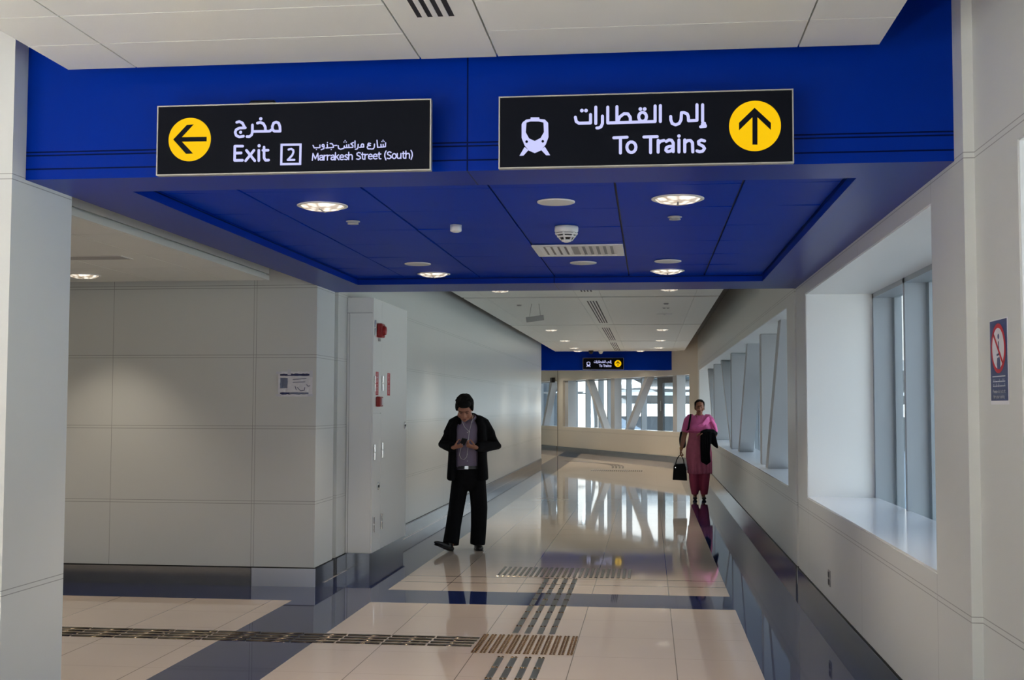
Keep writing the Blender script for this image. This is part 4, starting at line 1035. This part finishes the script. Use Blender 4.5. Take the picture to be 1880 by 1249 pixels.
# trousers
q = MB(); q.tube([(-.004, 0, .905), (-.004, .002, .82), (-.006, .004, .72), (-.006, .004, .66)], [(.160, .125), (.186, .138), (.184, .132), (.150, .10)], 24)
q.tube([(-.095, .0, .76), (-.115, -.02, .62), (-.138, -.05, .46), (-.170, -.11, .26), (-.196, -.165, .075)], [(.098, .118), (.094, .108), (.088, .098), (.085, .098), (.090, .105)], 18)
q.tube([(.092, .0, .76), (.104, -.01, .62), (.116, -.018, .46), (.112, .0, .26), (.100, .015, .055)], [(.098, .118), (.096, .108), (.094, .102), (.088, .098), (.086, .105)], 18)
tr = q.blob('trousers', M['trouser'], man, .010, 3)
# shoes: one flat on the floor, one landing on its heel with the toe up
def shoe(heel, toe, zh, zt):
    q = MB(); a = Vector(heel); c = Vector(toe); d = c - a
    side = Vector((d.y, -d.x, 0)).normalized()
    pts = [a + d * t for t in (0, .2, .45, .7, .9, 1.0)]
    q.tube([p + Vector((0, 0, .030 + (zt - zh) * 0)) for p in pts], [(.032, .028), (.037, .040), (.038, .036), (.045, .030), (.042, .024), (.026, .016)], 14, ref=side, dome=True)
    q.tube([a + d * .14 + Vector((0, 0, .03)), a + d * .14 + Vector((0, .0, .10))], [(.034, .045), (.034, .04)], 12, ref=side)
    o = q.blob('shoe', M['shoe'], man, .007, 2)
    q = MB(); q.tube([p + Vector((0, 0, .006)) for p in pts], [(.034, .007), (.038, .007), (.036, .006), (.046, .006), (.043, .006), (.027, .005)], 14, ref=side, dome=False); q.build('sole', M['black'], o, True)
    return o
shoe((.090, .07, 0), (.128, -.190, 0), 0, 0); shoe((-.185, -.175, -.002), (-.355, -.345, .085), 0, .07)
man.matrix_world = MP
def held(o, label, cat, Mw): tag(o, label, cat); o.matrix_world = Mw; return o
ph = bpy.data.objects.new('mobile_phone', None); COL.objects.link(ph)
q = MB(); q.cbox(-.030, .030, -.006, .006, -.055, .055, .003); q.build('phone_body', M['black'], ph)
q = MB(); q.box(-.026, .026, .006, .0066, -.046, .048); q.build('screen', M['signblack'], ph)
held(ph, 'black mobile phone held in both hands by the walking man', 'phone', MP @ Matrix.Translation((-.060, -.335, 1.205)) @ Euler((math.radians(50), .25, .15)).to_matrix().to_4x4())
q = MB(); ep = bpy.data.objects.new('earphones', None); COL.objects.link(ep)
q.tube([(-.07, -.315, 1.18), (-.095, -.24, 1.11), (-.105, -.17, 1.05), (-.085, -.150, 1.01), (-.055, -.150, 1.00), (-.025, -.152, 1.03), (-.012, -.150, 1.12), (-.006, -.146, 1.22), (.002, -.135, 1.31)], .0028, 6); q.build('cord', M['white'], ep, True)
q = MB(); q.tube([(.002, -.135, 1.31), (.02, -.118, 1.38), (.035, -.115, 1.44), (.045, -.10, 1.50)], .0022, 6); q.tube([(.002, -.135, 1.31), (-.05, -.122, 1.36), (-.078, -.105, 1.42), (-.095, -.10, 1.50)], .0022, 6); q.build('earbud_cord', M['white'], ep, True)
q = MB(); q.ell((.002, -.137, 1.31), (.006, .005, .012), 8); q.build('splitter', M['white'], ep, True)
held(ep, 'thin white earphone cord looping over the mauve shirt', 'earphones', MP)

# ---- the woman in pink
WP = Matrix.Translation((0.855, 20.78, 0)) @ Matrix.Rotation(math.radians(-2.3), 4, 'Z')
b = MB()
HW = head(b, (.005, -.020, 1.470), math.radians(6), math.radians(4), .97)
b.tube([(0, .02, 1.37), (0, .0, 1.43), (.004, -.008, 1.51)], [(.064, .06), (.054, .055), (.052, .055)], 14)
b.tube([(0, 0, .86), (0, 0, 1.05), (0, 0, 1.22), (0, .01, 1.35), (0, .015, 1.415)], [(.14, .10), (.125, .095), (.14, .10), (.155, .085), (.09, .06)], 18, dome=True)
WL = [(-.185, .005, 1.375), (-.258, .02, 1.09), (-.312, -.045, .845)]; WR = [(.180, .005, 1.375), (.262, .0, 1.10), (.070, -.205, 1.125)]
for A in (WL, WR):
    b.tube([A[0], tuple((Vector(A[0]) + Vector(A[1])) / 2), A[1], tuple(Vector(A[1]) * .6 + Vector(A[2]) * .4), A[2]], [.056, .054, .044, .042, .026], 12, ref=(0, 1, 0), dome=True)
hand(b, (-.314, -.048, .838), (-.12, -.12, -1), (.75, .1, .1), (.1, -1, .1), (55, 70, 50), .95); hand(b, (.066, -.208, 1.127), (-.85, -.3, .05), (.2, -.2, -.9), (-.1, -.5, .8), (25, 30, 20), .95)
for s in (-1, 1):
    K = [(s * .09, 0, .86), (s * .085 - (.035 if s < 0 else -.02), -.02, .47), (s * .07 - .01, (-.02 if s < 0 else -.03), .09)]
    b.tube(K, [(.08, .08), (.058, .06), (.038, .042)], 14, dome=True)
    e = Vector(K[-1]); b.tube([e, e + Vector((0, -.01, -.045)), e + Vector((0, -.13, -.062))], [.034, .032, .02], 10, dome=True)
wom = b.blob('person', M['skin_w'], None, .0065, 2)
tag(wom, 'woman in pink tunic and trousers walking along the window wall with a black handbag', 'person')
face_parts(wom, HW, None, mat('lips_w', srgb(128, 60, 58), .5), M['hair'])
h = MB(); h.ell((0, .034, .158), (.086, .090, .092), 24); h.ell((0, .05, .105), (.080, .066, .085), 16); h.ell((0, .11, .11), (.045, .035, .045), 12)
for k in (-1, 1): h.ell((k * .026, -.026, .232), (.048, .034, .016), 14, (.5, k * .3, 0)); h.ell((k * .076, .004, .165), (.016, .040, .055), 12); h.ell((k * .078, .012, .105), (.012, .026, .045), 10)
q = MB(); merge(q, h, HW); q.blob('hair', M['hair'], wom, .008, 2)
for k in (-1, 1):
    q = MB(); q2 = MB(); q2.ell((k * .083, -.004, .072), (.006, .006, .010), 8); merge(q, q2, HW); q.build('earring', M['gold'], wom, True)
# tunic: printed skirt below the seam, plain bodice above it
q = MB(); q.tube([(0, .0, .44), (-.010, -.002, .58), (-.014, -.004, .74), (-.012, -.006, .88), (-.006, -.010, 1.02), (-.004, -.020, 1.10), (-.003, -.026, 1.165)],
       [(.182, .135), (.204, .142), (.222, .152), (.214, .152), (.186, .138), (.174, .134), (.176, .136)], 28)
for k in range(9):
    a = -1.45 + k * .36; q.tube([(.158 * math.sin(a), -.010 - .126 * math.cos(a), 1.10), (.196 * math.sin(a), -.146 * math.cos(a), .80), (.188 * math.sin(a + .05), -.140 * math.cos(a), .445)], [.008, .020, .024], 8)
q.box(.165, .215, -.03, .05, .44, .66)
sk = q.blob('tunic_skirt', M['pink'], wom, .009, 3)
q = MB(); q.tube([(-.003, -.026, 1.150), (-.003, -.030, 1.185), (-.002, -.038, 1.225), (0, -.022, 1.30), (0, .0, 1.375), (0, .012, 1.420), (0, .014, 1.445)],
       [(.178, .138), (.186, .144), (.192, .146), (.184, .124), (.172, .090), (.105, .068), (.072, .060)], 28)
for A in (WL, WR):
    S, E = Vector(A[0]), Vector(A[1]); q.tube([S + Vector((.09 if S.x < 0 else -.09, .01, .035)), S + Vector((.03 if S.x < 0 else -.03, .005, .022)), S * .9 + E * .1, S * .6 + E * .4, S * .22 + E * .78], [.054, .070, .074, .072, .070], 14, ref=(0, 1, 0))
for s, x in ((-1, -.08), (1, .09)): q.ell((x, -.135, 1.235), (.075, .045, .06), 14)
q.blob('tunic_bodice', M['bodice'], wom, .009, 3)
q = MB(); q.tube([(-.003, -.026, 1.155), (-.003, -.026, 1.165)], [(.185, .146), (.185, .146)], 28, caps=False); q.build('waist_seam', M['pinkdark'], sk, True)
q = MB()
for s in (-1, 1):
    x = -.085 if s < 0 else .075; q.tube([(s * .085, 0, .62), (x * 1.0 + s * .008, -.01, .40), (x, -.015, .22), (x + (.0 if s > 0 else .005), -.018, .085)], [(.105, .115), (.092, .10), (.080, .09), (.058, .07)], 18)
q.blob('trousers', M['pinkdark'], wom, .010, 3)
# scarf: folds running over the shoulder
q = MB()
for k in range(6):
    t = k / 5
    q.tube([(-.02 + .035 * t, -.165 + .01 * t, 1.215 - .03 * t + .05 * (1 - t)), (.055 + .03 * t, -.165 + .01 * t, 1.295 - .07 * t), (.120 + .03 * t, -.105 + .01 * t, 1.385 - .06 * t), (.165 + .028 * t, -.02, 1.425 - .065 * t), (.195 + .045 * t, .045, 1.34 - .06 * t), (.215 + .07 * t, .065, 1.17 - .02 * t)], [.014, .018, .019, .019, .018, .014], 8, ref=(0, 0, 1), dome=True)
q.tube([(.20, -.045, 1.36), (.255, -.03, 1.27), (.285, .0, 1.175)], [(.03, .045), (.04, .06), (.028, .06)], 10, dome=True)
q.blob('scarf', M['scarf'], wom, .009, 2)
for k, (x, yh, yt, zt) in enumerate(((-.080, .06, -.175, 0), (.072, .04, -.195, .0))):
    q = MB(); pts = [(x, yh + (yt - yh) * t, .028) for t in (0, .2, .5, .75, .92, 1)]
    q.tube(pts, [(.030, .026), (.035, .036), (.035, .030), (.042, .026), (.038, .020), (.022, .014)], 12, ref=(1, 0, 0), dome=True); o = q.blob('shoe', M['shoe'], wom, .007, 2)
q = MB()
for z in (.862, .874, .886): q.tube([(-.309 + .031 * math.cos(a * PI / 9), -.040 + .031 * math.sin(a * PI / 9), z) for a in range(19)], .0035, 6, ref=(0, 0, 1), caps=False)
q.build('bangle', M['gold'], wom, True)
q = MB(); q.tube([(-.05, -.055, 1.44), (-.035, -.10, 1.38), (0, -.122, 1.345), (.035, -.10, 1.38), (.05, -.055, 1.44)], .0025, 6); q.build('necklace', M['gold'], wom, True)
wom.matrix_world = WP
# what she carries
bg_ = bpy.data.objects.new('handbag', None); COL.objects.link(bg_)
q = MB(); q.prism([(-.458, .335), (-.212, .322), (-.222, .50), (-.246, .612), (-.408, .606), (-.440, .575)], 1, -.105, -.015); q.blob('bag_body', M['leather'], bg_, .007, 2)
for yy in (-.085, -.035):
    q = MB(); q.tube([(-.405, yy, .60), (-.390, yy, .67), (-.355, -.06, .735), (-.325, -.060, .755), (-.300, -.06, .735), (-.270, yy, .67), (-.262, yy, .60)], .008, 8, ref=(0, 1, 0)); q.build('bag_handle', M['leather'], bg_, True)
q = MB(); q.cbox(-.418, -.398, -.108, -.100, .535, .555, .003); q.build('clasp', M['chrome'], bg_)
held(bg_, "black leather handbag carried low in the woman's hand", 'handbag', WP)
sb = bpy.data.objects.new('shoulder_bag', None); COL.objects.link(sb)
q = MB(); q.tube([(-.285, .13, .92), (-.29, .13, 1.02), (-.29, .13, 1.12)], [(.055, .10), (.06, .12), (.045, .09)], 16, dome=True); q.blob('bag_body', M['leather'], sb, .010, 2)
q = MB(); q.tube([(-.255, .10, 1.12), (-.215, -.03, 1.18), (-.188, -.130, 1.20), (-.170, -.135, 1.30), (-.152, -.085, 1.40), (-.145, -.01, 1.458), (-.150, .07, 1.42), (-.20, .11, 1.25), (-.26, .13, 1.12)], [(.016, .006)] * 9, 8, ref=(1, 0, 0)); q.build('shoulder_strap', M['leather'], sb, True)
held(sb, "dark shoulder bag on a strap behind the woman's elbow", 'shoulder bag', WP)
q = MB()
q.tube([(.045, -.225, 1.155), (.12, -.19, 1.165), (.22, -.11, 1.155), (.270, -.03, 1.13)], [.030, .046, .052, .042], 12, ref=(0, 0, 1), dome=True)
q.prism([(.015, 1.165), (.195, 1.175), (.192, .98), (.176, .80), (.190, .655), (.120, .600), (.045, .640), (.022, .66), (.012, .90)], 1, -.262, -.222)
q.prism([(.150, 1.17), (.262, 1.15), (.288, 1.04), (.318, .90), (.300, .880), (.245, .915), (.195, .965), (.168, 1.0)], 1, -.215, -.160)
for x, zb in ((.045, .67), (.085, .64), (.125, .63), (.165, .68)): q.tube([(x, -.258, 1.15), (x + .006, -.270, .95), (x - .004, -.262, zb)], [.012, .015, .012], 8)
for x, x2 in ((.22, .25), (.25, .295)): q.tube([(x, -.20, 1.15), (x2, -.218, .93)], [.012, .014], 8)
ct = q.blob('coat', M['coat'], None, .010, 2); held(ct, "black folded coat hanging over the woman's forearm", 'coat', WP)
SUN = 84; SKY = 1.4; LAMP = 40; EXPO = 0.6
# ------------------------------------------------------------------ camera
cam = bpy.data.cameras.new('camera'); co = bpy.data.objects.new('camera', cam); COL.objects.link(co)
cam.sensor_fit = 'HORIZONTAL'; cam.sensor_width = 36; cam.lens = 36 * 2187.528 / 1880; cam.clip_start = 0.05; cam.clip_end = 500
yaw, pit, rol = 0.1146084, 0.05496631, 0.00255179
# axes of the camera in world space
def axes():
    cy_, sy_ = math.cos(yaw), math.sin(yaw)
    Rz = Matrix(((cy_, sy_, 0), (-sy_, cy_, 0), (0, 0, 1)))
    Rx = Matrix(((1, 0, 0), (0, math.cos(pit), math.sin(pit)), (0, -math.sin(pit), math.cos(pit))))
    Mx = Matrix(((1, 0, 0), (0, 0, -1), (0, 1, 0)))
    Rr = Matrix(((math.cos(rol), -math.sin(rol), 0), (math.sin(rol), math.cos(rol), 0), (0, 0, 1)))
    return Rr @ Mx @ Rx @ Rz
R_ = axes()
X_, Y_, Z_ = Vector(R_[0]), -Vector(R_[1]), -Vector(R_[2])
co.matrix_world = Matrix(((X_.x, Y_.x, Z_.x, 0), (X_.y, Y_.y, Z_.y, 0), (X_.z, Y_.z, Z_.z, 1.6), (0, 0, 0, 1)))
sc.camera = co

# ------------------------------------------------------------------ daylight and lamps
wd = bpy.data.worlds.new('sky'); sc.world = wd; wd.use_nodes = True; nt = wd.node_tree
bg = nt.nodes['Background']; tc = nt.nodes.new('ShaderNodeTexCoord'); sp = nt.nodes.new('ShaderNodeSeparateXYZ'); cr = nt.nodes.new('ShaderNodeValToRGB')
nt.links.new(tc.outputs['Generated'], sp.inputs[0]); nt.links.new(sp.outputs[2], cr.inputs['Fac'])
e = cr.color_ramp.elements; e[0].position = 0.0; e[0].color = (1.0, 0.985, 0.95, 1); e[1].position = 0.6; e[1].color = (0.72, 0.84, 1.0, 1)
nt.links.new(cr.outputs['Color'], bg.inputs['Color']); bg.inputs['Strength'].default_value = SKY
def lamp(kind, name, loc, power, col=(1, 1, 1), rot=(0, 0, 0), **kw):
    l = bpy.data.lights.new(name, kind); l.energy = power; l.color = col
    for k, v in kw.items(): setattr(l, k, v)
    o = bpy.data.objects.new(name, l); COL.objects.link(o); o.location = loc; o.rotation_euler = rot; return o
sd = Vector((math.cos(math.radians(28)) * math.cos(math.radians(12)), math.cos(math.radians(28)) * math.sin(math.radians(12)), -math.sin(math.radians(28))))
lamp('SUN', 'sun', (0, 0, 50), SUN, (0.91, 1, 1.07), sd.to_track_quat('-Z', 'Y').to_euler(), angle=0.01)
def portal_light(loc, rot, sx_, sy_):
    o = lamp('AREA', 'daylight_portal', loc, 1, rot=rot, shape='RECTANGLE', size=sx_, size_y=sy_); o.data.cycles.is_portal = True
# an area lamp shines along its local -Z
portal_light((2.1, 8.0, 1.7), (0, PI / 2, 0), 1.9, 4.5)
portal_light((2.1, 21.8, 1.7), (0, PI / 2, 0), 1.9, 20.3)
portal_light((2.1, 2.0, 1.7), (0, PI / 2, 0), 1.9, 5.2)
portal_light((2.1, -4.0, 1.7), (0, PI / 2, 0), 1.9, 7.0)
portal_light((-6.3, -3.2, 2.05), (0, -PI / 2, 0), 1.95, 9.6)
portal_light((-2.1, -8.3, 1.5), (PI / 2, 0, 0), 8.0, 3.0)
c = FM @ Vector((6, 0.7, 1.6)); portal_light(c, (PI / 2, 0, math.atan2(FD.y, FD.x)), 13, 2.0)
WARM = (1.0, 0.87, 0.70)
for (x, y, z) in lights_at:
    lamp('SPOT', 'downlight_and_fill', (x, y, z - 0.03), LAMP * (1.2 if x < -4 else 2.2 if y < 12 else 3.0 if y > 30 else 1.6), WARM, spot_size=math.radians(98), spot_blend=0.7, shadow_soft_size=0.09)

for x, y in ((-0.9, 35.4), (-1.9, 37.4), (-2.8, 39.3), (-3.7, 41.2)):  # unseen spots added to lift the far wall, no fixtures modelled
    lamp('SPOT', 'downlight_and_fill', (x, y, 3.12), LAMP * 1.6, WARM, spot_size=math.radians(130), spot_blend=1.0, shadow_soft_size=0.09)
for x, y in ((-4.9, 7.4), (-6.6, 8.4)):  # fill spots without fixtures, added to brighten the side passage
    lamp('SPOT', 'downlight_and_fill', (x, y, 2.66), LAMP * 1.1, (1, .94, .84), spot_size=math.radians(140), spot_blend=1.0, shadow_soft_size=0.1)
vs = sc.view_settings; vs.view_transform = 'Standard'; vs.look = 'None'; vs.exposure = EXPO; vs.gamma = 1.0; vs.use_curve_mapping = False
cy = sc.cycles; cy.max_bounces = 9; cy.diffuse_bounces = 5; cy.glossy_bounces = 4; cy.transparent_max_bounces = 12; cy.caustics_reflective = False; cy.caustics_refractive = False
cy.use_denoising = True; cy.sample_clamp_indirect = 6; cy.blur_glossy = 0.5
